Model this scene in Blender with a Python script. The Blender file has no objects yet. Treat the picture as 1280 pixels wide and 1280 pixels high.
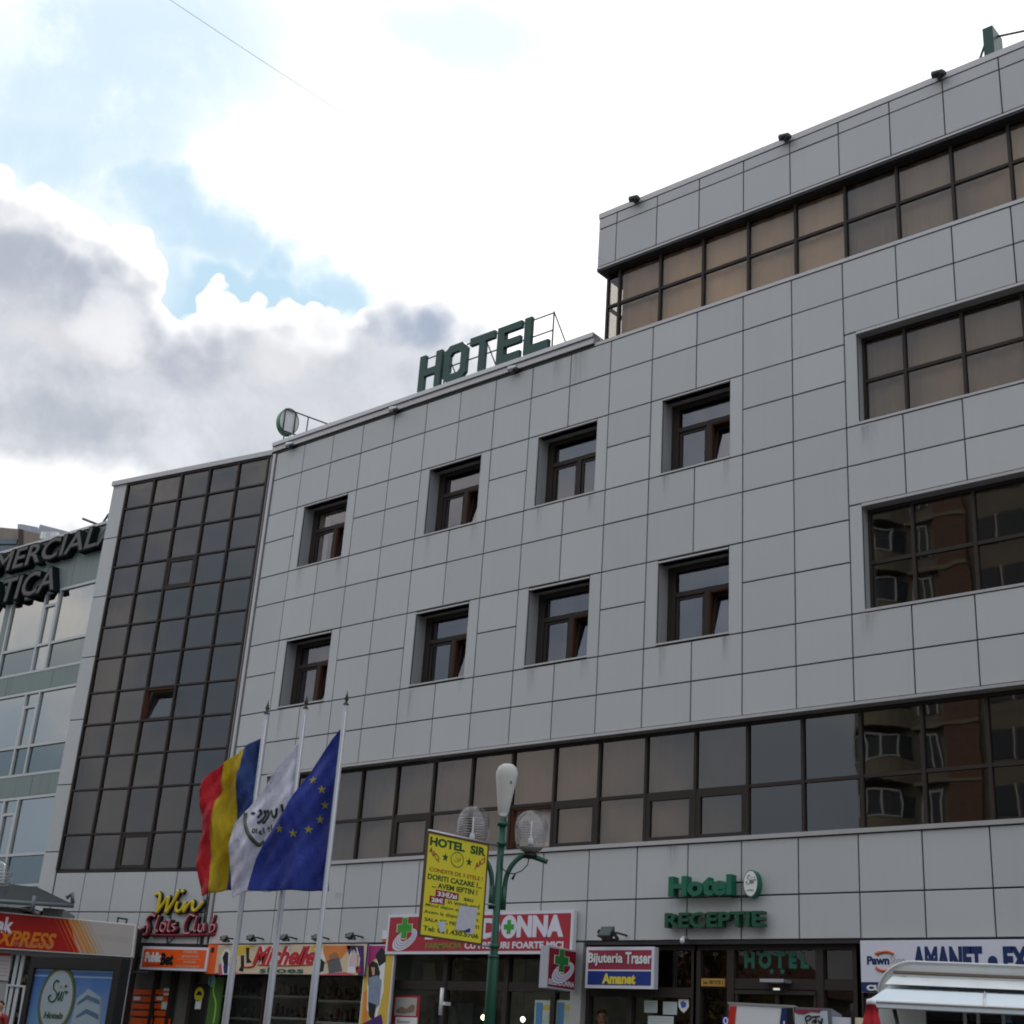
import bpy, math, random
from mathutils import Vector, Matrix
random.seed(7)
S = bpy.context.scene
COL = S.collection

# ------------------------------------------------------------------ camera
YAW, PITCH, ROLL = -0.7265, 0.3860, 0.0704
FPX = 1737.0                                   # focal length in pixels of a 1280 px wide picture
EYE = Vector((25.808, -20.0, 1.617))
FW = Vector((math.sin(YAW)*math.cos(PITCH), math.cos(YAW)*math.cos(PITCH), math.sin(PITCH)))
_r = Vector((math.cos(YAW), -math.sin(YAW), 0)); _u = _r.cross(FW)
RT = _r*math.cos(ROLL) + _u*math.sin(ROLL); UP = -_r*math.sin(ROLL) + _u*math.cos(ROLL)
cam = bpy.data.cameras.new('camera'); co = bpy.data.objects.new('camera', cam); COL.objects.link(co)
M = Matrix((RT, UP, -FW)).transposed().to_4x4(); M.translation = EYE
co.matrix_world = M
cam.sensor_width = 36; cam.lens = FPX/1280*36; cam.clip_end = 3000; cam.clip_start = .05
S.camera = co
RH = Vector((math.cos(YAW), -math.sin(YAW), 0)); HF = Vector((math.sin(YAW), math.cos(YAW), 0))
def ray(x, y): return FW + RT*((x-640)/FPX) - UP*((y-640)/FPX)

# ------------------------------------------------------------------ world, sun, exposure
SUN = Vector((-.447, .648, .617)).normalized()
W = bpy.data.worlds.new('World'); S.world = W; W.use_nodes = True
NT = W.node_tree; NT.nodes.clear()
def nd(t, **k):
    n = NT.nodes.new(t)
    for a, b in k.items(): setattr(n, a, b)
    return n
def put(s, v):
    if isinstance(v, bpy.types.NodeSocket): NT.links.new(v, s)
    elif v is not None: s.default_value = v
def ma(op, a, b=None, c=None, clamp=False):
    n = nd('ShaderNodeMath', operation=op, use_clamp=clamp)
    for i, v in enumerate((a, b, c)):
        if v is not None: put(n.inputs[i], v)
    return n.outputs[0]
def vdot(a, b):
    n = nd('ShaderNodeVectorMath', operation='DOT_PRODUCT'); put(n.inputs[0], a); put(n.inputs[1], b); return n.outputs['Value']
def sstep(v, a, b):
    n = nd('ShaderNodeMapRange', interpolation_type='SMOOTHSTEP'); put(n.inputs[0], v)
    put(n.inputs[1], a); put(n.inputs[2], b); return n.outputs[0]
def mixc(f, a, b):
    n = nd('ShaderNodeMix', data_type='RGBA'); put(n.inputs[0], f)
    for s, v in ((n.inputs[6], a), (n.inputs[7], b)):
        put(s, v if isinstance(v, bpy.types.NodeSocket) else (*v, 1))
    return n.outputs[2]
def noise(vec, sc, det=6, rough=.55, dist=0.):
    n = nd('ShaderNodeTexNoise'); put(n.inputs['Vector'], vec); n.inputs['Scale'].default_value = sc
    n.inputs['Detail'].default_value = det; n.inputs['Roughness'].default_value = rough
    n.inputs['Distortion'].default_value = dist
    return n.outputs['Fac']
tc = nd('ShaderNodeTexCoord'); DIR = tc.outputs['Generated']
sky = nd('ShaderNodeTexSky', sky_type='NISHITA', sun_disc=False)
sky.sun_elevation = math.asin(SUN.z); sky.sun_rotation = math.atan2(SUN.x, SUN.y)
sky.air_density = 1.0; sky.dust_density = 1.5
fwd = vdot(DIR, tuple(HF)); fw = ma('MAXIMUM', fwd, .05)
A = ma('DIVIDE', vdot(DIR, tuple(RH)), fw)                    # bearing and height of a direction over the square
B = ma('DIVIDE', vdot(DIR, (0, 0, 1)), fw)
def ab(x, y):
    v = ray(x, y); return v.dot(RH)/v.dot(HF), v.z/v.dot(HF)
# the grey cumulus bank and its ragged upper rim
rim = [(-300,160),(-120,190),(0,222),(60,226),(130,262),(180,292),(205,345),(222,372),(255,362),(300,372),(330,358),
       (375,382),(410,388),(428,392),(444,368),(466,350),(495,350),(560,374),(610,400),(665,450),(760,560),(900,720)]
pts = [ab(*p) for p in rim]; a0, a1 = pts[0][0], pts[-1][0]
fc = nd('ShaderNodeFloatCurve'); cv = fc.mapping.curves[0]
an = ma('DIVIDE', ma('SUBTRACT', ma('ADD', A, ma('MULTIPLY', ma('SUBTRACT', noise(DIR, 22, 2, .6), .5), .045)), a0), a1-a0, clamp=True)
pn = sorted(((a-a0)/(a1-a0), b) for a, b in pts)
cv.points[0].location = (0, pn[0][1]); cv.points[1].location = (1, max(0, pn[-1][1]))
for a, b in pn[1:-1]: cv.points.new(a, b)
for p in cv.points: p.handle_type = 'VECTOR'
fc.mapping.update(); fc.inputs['Value'].default_value = 1; put(fc.inputs['Value'], an)
n1 = noise(DIR, 11, 5, .6); n2 = noise(DIR, 34, 4, .62); n3 = noise(DIR, 5.5, 6, .62, .4)
wob = ma('ADD', ma('MULTIPLY', ma('SUBTRACT', n1, .5), .05), ma('MULTIPLY', ma('SUBTRACT', n2, .5), .045))
vo = nd('ShaderNodeTexVoronoi', feature='F1'); vo.inputs['Scale'].default_value = 34; put(vo.inputs['Vector'], DIR)
vo2 = nd('ShaderNodeTexVoronoi', feature='F1'); vo2.inputs['Scale'].default_value = 80; put(vo2.inputs['Vector'], DIR)
puff = ma('ADD', ma('MULTIPLY', ma('SUBTRACT', vo.outputs['Distance'], .45), .045), ma('MULTIPLY', ma('SUBTRACT', vo2.outputs['Distance'], .45), .018))
e = ma('ADD', ma('ADD', ma('SUBTRACT', B, fc.outputs[0]), ma('MULTIPLY', wob, .55)), puff)           # >0: above the bank
wn = nd('ShaderNodeTexNoise'); put(wn.inputs['Vector'], DIR); wn.inputs['Scale'].default_value = 7; wn.inputs['Detail'].default_value = 5; wn.inputs['Roughness'].default_value = .62
wsep = nd('ShaderNodeSeparateColor'); put(wsep.inputs[0], wn.outputs['Color'])
AW_ = ma('ADD', A, ma('MULTIPLY', ma('SUBTRACT', wsep.outputs[0], .5), .16)); BW_ = ma('ADD', B, ma('MULTIPLY', ma('SUBTRACT', wsep.outputs[1], .5), .12))
def blob(x, y, rx, ry, amp=1.0, tilt=0.):
    a, b = ab(x, y); c_, s_ = math.cos(tilt), math.sin(tilt)
    dx = ma('SUBTRACT', AW_, a); dy = ma('SUBTRACT', BW_, b)
    da = ma('DIVIDE', ma('ADD', ma('MULTIPLY', dx, c_), ma('MULTIPLY', dy, s_)), rx/FPX*1.12)
    db = ma('DIVIDE', ma('SUBTRACT', ma('MULTIPLY', dy, c_), ma('MULTIPLY', dx, s_)), ry/FPX*1.12)
    d = ma('ADD', ma('MULTIPLY', da, da), ma('MULTIPLY', db, db))
    return ma('MULTIPLY', sstep(d, 1.25, 0.0), amp)
def less(v, b): return ma('MULTIPLY', v, ma('SUBTRACT', 1.0, b, clamp=True))
inbank = sstep(e, .003, -.003)
depth = ma('ADD', ma('MULTIPLY', e, -1), ma('MULTIPLY', ma('SUBTRACT', n3, .5), .10))
depth = ma('ADD', depth, ma('MULTIPLY', ma('SUBTRACT', n2, .5), .03))
grey = sstep(depth, -.006, .058)
grey = less(grey, blob(120, 262, 190, 38, .95, -.35)); grey = less(grey, blob(20, 625, 200, 70, 1.0)); grey = less(grey, blob(235, 320, 60, 30, .8))
grey = less(grey, blob(150, 400, 50, 60, .4)); grey = less(grey, blob(330, 378, 100, 24, .55)); grey = less(grey, blob(455, 400, 30, 18, .7))
shade = sstep(ma('ADD', n3, ma('MULTIPLY', n2, .35)), .45, .85)
gcol = mixc(shade, (.52, .56, .63), (.74, .76, .81))
gcol = mixc(blob(540, 398, 95, 45, .9), gcol, (.38, .45, .58)); gcol = mixc(blob(60, 335, 140, 50, .8), gcol, (.42, .47, .57)); gcol = mixc(blob(210, 440, 60, 70, .55), gcol, (.42, .46, .56)); gcol = mixc(blob(90, 520, 170, 38, .55), gcol, (.44, .48, .55))
gcol = mixc(blob(350, 440, 90, 50, .7), gcol, (.84, .84, .86)); gcol = mixc(blob(330, 520, 200, 45, .5), gcol, (.66, .68, .72)); gcol = mixc(blob(100, 420, 110, 40, .6), gcol, (.80, .80, .83))
gcol = mixc(ma('MULTIPLY', sstep(ma('ADD', ma('MULTIPLY', n1, .7), ma('MULTIPLY', n3, .5)), .58, .82), .8), gcol, (.84, .86, .90))
bank = mixc(grey, (1.15, 1.15, 1.16), gcol)
# the open sky over it: blown out white with pale blue gaps
blue = ma('MULTIPLY', ma('MULTIPLY', sstep(ma('ADD', e, ma('MULTIPLY', ma('SUBTRACT', n3, .5), .06)), .075, .012), sstep(A, -.335, -.27)), sstep(A, -.13, -.165))
blue = ma('MAXIMUM', blue, blob(300, 300, 190, 45, .9, -.55))
for q_ in ((560, 45, 190, 85, .62, -.2), (660, 20, 120, 50, .45, .2), (20, 190, 260, 80, .6, .1), (110, 80, 360, 190, .5, .2), (690, 30, 110, 50, .45, 0), (230, 250, 110, 45, .85, -.5), (430, 370, 90, 40, 1.0, -.4), (860, 90, 120, 70, .3, 0)):
    blue = ma('MAXIMUM', blue, blob(*q_))
blue = ma('MULTIPLY', blue, sstep(ma('ADD', n3, ma('MULTIPLY', n1, .3)), .26, .62), clamp=True)
skyc = mixc(.92, sky.outputs['Color'], (5.3, 7.6, 9.3))
bank10 = nd('ShaderNodeVectorMath', operation='SCALE'); put(bank10.inputs[0], bank); bank10.inputs['Scale'].default_value = 10
white_ = mixc(ma('ADD', sstep(n3, .42, .62), sstep(A, -.35, -.1)), (8.9, 10.0, 10.8), (13.5, 13.5, 13.5))
above = mixc(blue, white_, skyc)
front = mixc(inbank, above, bank10.outputs[0])
# the rest of the dome: broken evening cloud, no features placed
m3 = noise(DIR, 2.6, 5, .6, .4); m4 = noise(DIR, 6.0, 4, .6)
cm = sstep(m3, .40, .58)
rest = mixc(sstep(m4, .40, .62), (7.6, 8.5, 9.9), (14.6, 13.2, 12.4))
rest = mixc(cm, (8.0, 9.3, 11.0), rest)
zs = nd('ShaderNodeMapRange'); put(zs.inputs[0], vdot(DIR, (0, 0, 1))); zs.inputs[1].default_value = 0; zs.inputs[2].default_value = .9; zs.inputs[3].default_value = .50; zs.inputs[4].default_value = 1.42
rsc = nd('ShaderNodeVectorMath', operation='SCALE'); put(rsc.inputs[0], rest); put(rsc.inputs['Scale'], zs.outputs[0])
final = mixc(sstep(fwd, .12, .38), rsc.outputs[0], front)
bg = nd('ShaderNodeBackground'); bg.inputs['Strength'].default_value = .1; put(bg.inputs['Color'], final)
wo = nd('ShaderNodeOutputWorld'); NT.links.new(bg.outputs[0], wo.inputs[0])
sl = bpy.data.lights.new('sun', 'SUN'); sl.energy = 1.0; sl.angle = math.radians(14); sl.color = (1, .95, .88)
so = bpy.data.objects.new('sun', sl); COL.objects.link(so); so.rotation_euler = SUN.to_track_quat('Z', 'Y').to_euler(); so.location = (0, 30, 60)
S.view_settings.view_transform = 'Standard'; S.view_settings.look = 'None'
S.view_settings.exposure = 0; S.view_settings.gamma = 1; S.view_settings.use_curve_mapping = False
S.render.engine = 'CYCLES'
W.cycles.sampling_method = 'MANUAL'; W.cycles.sample_map_resolution = 512
S.cycles.filter_width = 1.9
S.cycles.max_bounces = 5; S.cycles.diffuse_bounces = 2; S.cycles.glossy_bounces = 3; S.cycles.transparent_max_bounces = 10

# ------------------------------------------------------------------ materials
MATS = {}
def mat(name, col=None, rough=.6, metal=0., var=0., vscale=3., bump=0., bscale=40., spec=.35, emit=0., obvar=0., streak=0., kind=None, tint=None, coat=0.):
    if name in MATS: return MATS[name]
    m = bpy.data.materials.new(name); m.use_nodes = True; t = m.node_tree; t.nodes.clear(); L = t.links
    o = t.nodes.new('ShaderNodeOutputMaterial')
    g = t.nodes.new('ShaderNodeNewGeometry')
    if kind == 'glass':                       # tinted reflective glazing: you see in, and it mirrors the sky
        tr = t.nodes.new('ShaderNodeBsdfTransparent'); tr.inputs[0].default_value = (*tint, 1)
        gl = t.nodes.new('ShaderNodeBsdfGlossy'); gl.inputs['Roughness'].default_value = rough; gl.inputs['Color'].default_value = (*col, 1)
        fr = t.nodes.new('ShaderNodeFresnel'); fr.inputs[0].default_value = 1.0+spec
        ns = t.nodes.new('ShaderNodeTexNoise'); ns.inputs['Scale'].default_value = 1.1; ns.inputs['Detail'].default_value = 1.5
        oi = t.nodes.new('ShaderNodeObjectInfo'); va = t.nodes.new('ShaderNodeVectorMath'); va.operation = 'ADD'
        sc = t.nodes.new('ShaderNodeVectorMath'); sc.operation = 'SCALE'; sc.inputs['Scale'].default_value = 30
        cb = t.nodes.new('ShaderNodeCombineXYZ'); L.new(oi.outputs['Random'], cb.inputs[0]); L.new(oi.outputs['Random'], cb.inputs[2])
        L.new(cb.outputs[0], sc.inputs[0]); L.new(g.outputs['Position'], va.inputs[0]); L.new(sc.outputs[0], va.inputs[1])
        L.new(va.outputs[0], ns.inputs['Vector'])
        bp = t.nodes.new('ShaderNodeBump'); bp.inputs['Strength'].default_value = 1; bp.inputs['Distance'].default_value = bump
        L.new(ns.outputs['Fac'], bp.inputs['Height'])
        L.new(bp.outputs[0], gl.inputs['Normal'])
        mx = t.nodes.new('ShaderNodeMixShader')
        fb_ = t.nodes.new('ShaderNodeMath'); fb_.operation = 'SUBTRACT'; fb_.inputs[0].default_value = 1; L.new(g.outputs['Backfacing'], fb_.inputs[1])
        fm_ = t.nodes.new('ShaderNodeMath'); fm_.operation = 'MULTIPLY'; L.new(fr.outputs[0], fm_.inputs[0]); L.new(fb_.outputs[0], fm_.inputs[1]); L.new(fm_.outputs[0], mx.inputs[0])
        tm_ = t.nodes.new('ShaderNodeMix'); tm_.data_type = 'RGBA'; L.new(g.outputs['Backfacing'], tm_.inputs[0]); tm_.inputs[6].default_value = (*tint, 1); tm_.inputs[7].default_value = (1, 1, 1, 1); L.new(tm_.outputs[2], tr.inputs[0]); L.new(tr.outputs[0], mx.inputs[1]); L.new(gl.outputs[0], mx.inputs[2])
        L.new(mx.outputs[0], o.inputs[0]); MATS[name] = m; return m
    b = t.nodes.new('ShaderNodeBsdfPrincipled'); L.new(b.outputs[0], o.inputs[0])
    b.inputs['Base Color'].default_value = (*col, 1); b.inputs['Roughness'].default_value = rough; b.inputs['Metallic'].default_value = metal
    b.inputs['Specular IOR Level'].default_value = spec; b.inputs['Coat Weight'].default_value = coat
    if emit: b.inputs['Emission Color'].default_value = (*col, 1); b.inputs['Emission Strength'].default_value = emit
    f = None
    def M_(op, x, y):
        n = t.nodes.new('ShaderNodeMath'); n.operation = op
        for i, v in enumerate((x, y)):
            if isinstance(v, (int, float)): n.inputs[i].default_value = v
            else: L.new(v, n.inputs[i])
        return n.outputs[0]
    terms = []
    if var:
        n = t.nodes.new('ShaderNodeTexNoise'); n.inputs['Scale'].default_value = vscale; n.inputs['Detail'].default_value = 6
        L.new(g.outputs['Position'], n.inputs['Vector']); terms.append(M_('MULTIPLY', M_('SUBTRACT', n.outputs['Fac'], .5), 2*var))
    if streak:                                # rain streaks running down from edges
        mp = t.nodes.new('ShaderNodeVectorMath'); mp.operation = 'MULTIPLY'; mp.inputs[1].default_value = (7, 7, .22)
        n = t.nodes.new('ShaderNodeTexNoise'); n.inputs['Scale'].default_value = 1.0; n.inputs['Detail'].default_value = 5
        L.new(g.outputs['Position'], mp.inputs[0]); L.new(mp.outputs[0], n.inputs['Vector'])
        mr = t.nodes.new('ShaderNodeMapRange'); mr.inputs[1].default_value = .52; mr.inputs[2].default_value = .8
        L.new(n.outputs['Fac'], mr.inputs[0]); terms.append(M_('MULTIPLY', mr.outputs[0], -streak))
    if obvar:
        oi = t.nodes.new('ShaderNodeObjectInfo'); terms.append(M_('MULTIPLY', M_('SUBTRACT', oi.outputs['Random'], .5), 2*obvar))
    if terms:
        s = terms[0]
        for x in terms[1:]: s = M_('ADD', s, x)
        s = M_('ADD', s, 1.0)
        vm = t.nodes.new('ShaderNodeVectorMath'); vm.operation = 'SCALE'; vm.inputs[0].default_value = col; L.new(s, vm.inputs['Scale'])
        L.new(vm.outputs[0], b.inputs['Base Color'])
    if bump:
        n = t.nodes.new('ShaderNodeTexNoise'); n.inputs['Scale'].default_value = bscale; n.inputs['Detail'].default_value = 4
        L.new(g.outputs['Position'], n.inputs['Vector'])
        bp = t.nodes.new('ShaderNodeBump'); bp.inputs['Strength'].default_value = 1; bp.inputs['Distance'].default_value = bump
        L.new(n.outputs['Fac'], bp.inputs['Height']); L.new(bp.outputs[0], b.inputs['Normal'])
    MATS[name] = m; return m
PANEL = mat('aluminium_panel', (.475, .49, .49), .45, .0, var=.05, vscale=.7, streak=.035, obvar=.045, spec=.3)
PANEL2 = mat('fascia_panel', (.46, .47, .475), .45, .0, var=.05, vscale=.7, streak=.03, obvar=.03, spec=.3)
BACK = mat('dark_joint_backing', (.03, .03, .03), .8)
REVEAL = mat('window_reveal_sheet', (.34, .35, .35), .5, var=.1)
FLASH = mat('metal_flashing', (.42, .42, .42), .35, .3, var=.08, vscale=5)
BROWN = mat('brown_aluminium', (.040, .031, .028), .55, var=.1, spec=.18)
ORANGEWOOD = mat('rebate_brown', (.11, .042, .02), .6, spec=.2)
BRONZE = mat('bronze_glass', (.95, .9, .86), .015, kind='glass', tint=(.62, .56, .49), bump=.002, spec=.6)
LOWGL = mat('smoked_bronze_glass', (.95, .92, .9), .015, kind='glass', tint=(.47, .435, .40), bump=.003, spec=.8)
DARKGL = mat('dark_bronze_glass', (.95, .92, .88), .015, kind='glass', tint=(.30, .25, .2), bump=.0018, spec=.95)
WINGGL = mat('grey_bronze_glass', (.92, .95, 1.0), .02, kind='glass', tint=(.46, .45, .43), bump=.004, spec=.72)
CLEAR = mat('window_glass', (.86, .90, 1), .01, kind='glass', tint=(.7, .7, .7), bump=.001, spec=1.1)
SHOPGL = mat('shop_glass', (1, 1, 1), .01, kind='glass', tint=(.80, .82, .81), bump=.002, spec=.5)
CURT = mat('beige_curtain', (.76, .63, .49), .9, var=.15, vscale=1.5, obvar=.12)
CURT2 = mat('grey_net_curtain', (.42, .385, .36), .9, var=.2, vscale=1.5, obvar=.15)
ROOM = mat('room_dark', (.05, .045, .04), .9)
SPAND = mat('spandrel_backing', (.20, .195, .18), .8, obvar=.2, var=.1)
CONC = mat('concrete', (.27, .26, .245), .85, var=.15, vscale=1.2, bump=.004, bscale=15)
DIRTY = mat('weathered_render', (.30, .29, .27), .85, var=.18, vscale=2.2, streak=.2)
STEEL = mat('galvanised_steel', (.42, .43, .44), .4, .6, var=.08, vscale=6)
DKSTEEL = mat('dark_steel', (.03, .03, .032), .45, var=.1)
BLACK = mat('black_plastic', (.012, .012, .013), .4)
WHITE = mat('white_paint', (.72, .73, .74), .4, var=.03)
GREENP = mat('green_pole_paint', (.012, .075, .045), .35, var=.12, vscale=7)
GREENS = mat('sign_green', (.008, .135, .075), .38, var=.06)
GREEND = mat('sign_dark_green', (.006, .055, .045), .4, var=.08)
SIGNRED = mat('sign_red', (.37, .022, .035), .4, var=.04)
SIGNGREEN = mat('cross_green', (.03, .30, .025), .4)
NAVY = mat('navy_print', (.012, .03, .12), .45)
ORANGE = mat('orange_print', (.82, .11, .012), .4, var=.04)
YELLOW = mat('yellow_print', (.68, .58, .03), .5, var=.05)
CREAM = mat('cream_print', (.72, .64, .48), .5)
PRINTW = mat('white_print', (.66, .67, .74), .45, var=.02)
PURE = mat('paper_white', (.75, .76, .74), .6)

# ------------------------------------------------------------------ building helpers
def prop(o, label=None, cat=None, group=None, kind=None):
    if label: o['label'] = label
    if cat: o['category'] = cat
    if group: o['group'] = group
    if kind: o['kind'] = kind
    return o
def thing(name, loc, label, cat, group=None):
    o = bpy.data.objects.new(name, None); COL.objects.link(o); o.location = loc; o.empty_display_size = .3
    return prop(o, label, cat, group)
class MB:
    def __init__(s): s.v = []; s.f = []; s.sm = []
    def add(s, vs, fs, smooth=False):
        k = len(s.v); s.v += [tuple(v) for v in vs]; s.f += [tuple(i+k for i in f) for f in fs]; s.sm += [smooth]*len(fs)
    def hexa(s, p):                             # 8 corners: bottom 4 then top 4
        s.add(p, [(0,3,2,1),(4,5,6,7),(0,1,5,4),(1,2,6,5),(2,3,7,6),(3,0,4,7)])
    def box(s, x0, x1, y0, y1, z0, z1):
        s.hexa([(x0,y0,z0),(x1,y0,z0),(x1,y1,z0),(x0,y1,z0),(x0,y0,z1),(x1,y0,z1),(x1,y1,z1),(x0,y1,z1)])
    def tube(s, pts, r, n=8, cap=True, smooth=True):
        pts = [Vector(p) for p in pts]; rs = r if isinstance(r, (list, tuple)) else [r]*len(pts)
        rings = []; prev = None
        for i, p in enumerate(pts):
            t = (pts[min(i+1, len(pts)-1)]-pts[max(i-1, 0)]).normalized()
            if prev is None:
                a = Vector((0, 0, 1)) if abs(t.z) < .9 else Vector((1, 0, 0)); u = t.cross(a).normalized()
            else: u = (prev - t*prev.dot(t)).normalized()
            prev = u; w = t.cross(u)
            rings.append([p+(u*math.cos(2*math.pi*k/n)+w*math.sin(2*math.pi*k/n))*rs[i] for k in range(n)])
        k0 = [v for rg in rings for v in rg]; fs = []
        for i in range(len(pts)-1):
            for k in range(n): fs.append((i*n+k, i*n+(k+1) % n, (i+1)*n+(k+1) % n, (i+1)*n+k))
        if cap: fs.append(tuple(reversed(range(n)))); fs.append(tuple(range((len(pts)-1)*n, len(pts)*n)))
        s.add(k0, fs, smooth)
    def lathe(s, c, prof, n=20, axis=Vector((0,0,1)), smooth=True):
        c = Vector(c); s.tube([c+axis*z for r, z in prof], [max(r, .0005) for r, z in prof], n, True, smooth)
    def build(s, name, m, parent=None):
        me = bpy.data.meshes.new(name); me.from_pydata(s.v, [], s.f)
        me.polygons.foreach_set('use_smooth', s.sm); me.update()
        return link(name, me, m, parent)
def link(name, me, m, parent=None):
    if m is not None and not me.materials: me.materials.append(m)
    o = bpy.data.objects.new(name, me); COL.objects.link(o)
    if parent is not None:
        o.parent = parent; o.matrix_parent_inverse = wm(parent).inverted()
    return o
def wm(o):
    return (wm(o.parent) @ o.matrix_parent_inverse if o.parent else Matrix()) @ o.matrix_basis

class Frame:
    """a vertical plane in the place: u along it, z up, d out of it towards the viewer"""
    def __init__(s, O, ux, up=Vector((0,0,1))):
        s.O = Vector(O); s.ux = Vector(ux).normalized(); s.uz = Vector(up).normalized(); s.n = s.ux.cross(s.uz).normalized()
        s.mesh = {}
    def P(s, u, z, d=0.): return s.O + s.ux*u + s.uz*z + s.n*d
    def at(s, x, y, d=0.):
        v = ray(x, y); O = s.O + s.n*d; t = (O-EYE).dot(s.n)/v.dot(s.n); p = EYE+v*t-s.O
        return p.dot(s.ux), p.dot(s.uz)
    def hx(s, mb, u0, u1, z0, z1, d0, d1):
        mb.hexa([s.P(u0,z0,d1), s.P(u1,z0,d1), s.P(u1,z0,d0), s.P(u0,z0,d0), s.P(u0,z1,d1), s.P(u1,z1,d1), s.P(u1,z1,d0), s.P(u0,z1,d0)])
    def box(s, name, parent, m, u0, u1, z0, z1, d0, d1):
        mb = MB(); s.hx(mb, u0, u1, z0, z1, d0, d1); return mb.build(name, m, parent)
    def tile(s, name, parent, m, u0, u1, z0, z1, d0, d1):   # shares its mesh with tiles of the same size
        key = (round(u1-u0, 3), round(z1-z0, 3), round(d1-d0, 3), m.name)
        if key not in s.mesh:
            mb = MB(); w, h, d = (u1-u0)/2, (z1-z0)/2, (d1-d0)/2; c = .006
            F2 = Frame((0,0,0), s.ux)
            pp = [F2.P(-w,-h,-d),F2.P(w,-h,-d),F2.P(w,h,-d),F2.P(-w,h,-d), F2.P(-w,-h,d-c),F2.P(w,-h,d-c),F2.P(w,h,d-c),F2.P(-w,h,d-c),
                  F2.P(-w+c,-h+c,d),F2.P(w-c,-h+c,d),F2.P(w-c,h-c,d),F2.P(-w+c,h-c,d)]
            fs = [(0,3,2,1),(8,9,10,11)]
            for a in (0, 4):
                for k in range(4): fs.append((a+k, a+(k+1)%4, a+4+(k+1)%4, a+4+k))
            mb.add(pp, fs); me = bpy.data.meshes.new(name); me.from_pydata(mb.v, [], mb.f); me.materials.append(m); s.mesh[key] = me
        o = link(name, s.mesh[key], None, parent); o.location = s.P((u0+u1)/2, (z0+z1)/2, (d0+d1)/2)
        return o
    def poly(s, name, parent, m, pts, d0, d1):              # flat outline with thickness
        n = len(pts); area = sum(pts[i][0]*pts[(i+1)%n][1]-pts[(i+1)%n][0]*pts[i][1] for i in range(n))
        if area < 0: pts = pts[::-1]
        mb = MB(); vs = [s.P(u,z,d1) for u,z in pts]+[s.P(u,z,d0) for u,z in pts]
        mb.add(vs, [tuple(range(n)), tuple(range(2*n-1, n-1, -1))]+[(i, n+i, n+(i+1)%n, (i+1)%n) for i in range(n)])
        return mb.build(name, m, parent)
    def ppoly(s, name, parent, m, pix, d0, d1): return s.poly(name, parent, m, [s.at(x, y, d1) for x, y in pix], d0, d1)
    def pbox(s, name, parent, m, x0, y0, x1, y1, d0, d1):   # from opposite corners measured on the photograph
        a = s.at(x0, y0, d1); b = s.at(x1, y1, d1)
        return s.box(name, parent, m, a[0], b[0], b[1], a[1], d0, d1)
    def stroke(s, name, parent, m, pts, r, d, n=6, sub=6):
        q = smooth(pts, sub) if sub > 1 else pts
        mb = MB(); mb.tube([s.P(u, z, d) for u, z in q], r, n); return mb.build(name, m, parent)
    def text(s, name, parent, m, txt, u0, u1, z0, z1, d, ext=.002, bold=0., shear=0., split=False, outline=0.):
        c = bpy.data.curves.new('t', 'FONT'); c.body = txt; c.size = 1; c.extrude = .5; c.offset = bold; c.shear = shear; c.resolution_u = 3
        if outline: c.extrude = 0; c.fill_mode = 'NONE' if hasattr(c, 'fill_mode') and 'NONE' in c.bl_rna.properties['fill_mode'].enum_items.keys() else c.fill_mode; c.bevel_depth = outline; c.bevel_resolution = 0
        to = bpy.data.objects.new('t', c); COL.objects.link(to); bpy.context.view_layer.update()
        dg = bpy.context.evaluated_depsgraph_get(); me = bpy.data.meshes.new_from_object(to.evaluated_get(dg))
        bpy.data.objects.remove(to); bpy.data.curves.remove(c)
        co = [v.co.copy() for v in me.vertices]
        if not co: return None
        x0 = min(v.x for v in co); x1 = max(v.x for v in co); y0 = min(v.y for v in co); y1 = max(v.y for v in co)
        W3 = [s.P(u0+(v.x-x0)/(x1-x0)*(u1-u0), z0+(v.y-y0)/(y1-y0)*(z1-z0), d+(v.z+.5)*ext) for v in co]
        faces = [tuple(p.vertices) for p in me.polygons]; bpy.data.meshes.remove(me)
        words = not split and ' ' in txt and z1-z0 > .12
        if not split and not words:
            mb = MB(); mb.add(W3, faces); return mb.build(name, m, parent)
        par = list(range(len(co)))
        def fd(i):
            while par[i] != i: par[i] = par[par[i]]; i = par[i]
            return i
        for f in faces:
            for i in f[1:]: par[fd(i)] = fd(f[0])
        gr = {}
        for i in range(len(co)): gr.setdefault(fd(i), []).append(i)
        spans = sorted([min(co[i].x for i in g), max(co[i].x for i in g), g] for g in gr.values())
        mer = []
        for a, b, g in spans:
            if mer and (a < mer[-1][1]+.2 if words else a < mer[-1][1]-.25*(b-a)): mer[-1][1] = max(mer[-1][1], b); mer[-1][2] = mer[-1][2]+g
            else: mer.append([a, b, list(g)])
        out = []
        for a, b, g in mer:
            ix = {v: k for k, v in enumerate(g)}; mb = MB()
            mb.add([W3[v] for v in g], [tuple(ix[i] for i in f) for f in faces if f[0] in ix]); out.append(mb.build(name, m, parent))
        return out
    def ptext(s, name, parent, m, txt, x0, y0, x1, y1, d, **k):
        a = s.at(x0, y0, d); b = s.at(x1, y1, d); return s.text(name, parent, m, txt, a[0], b[0], b[1], a[1], d, **k)
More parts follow.
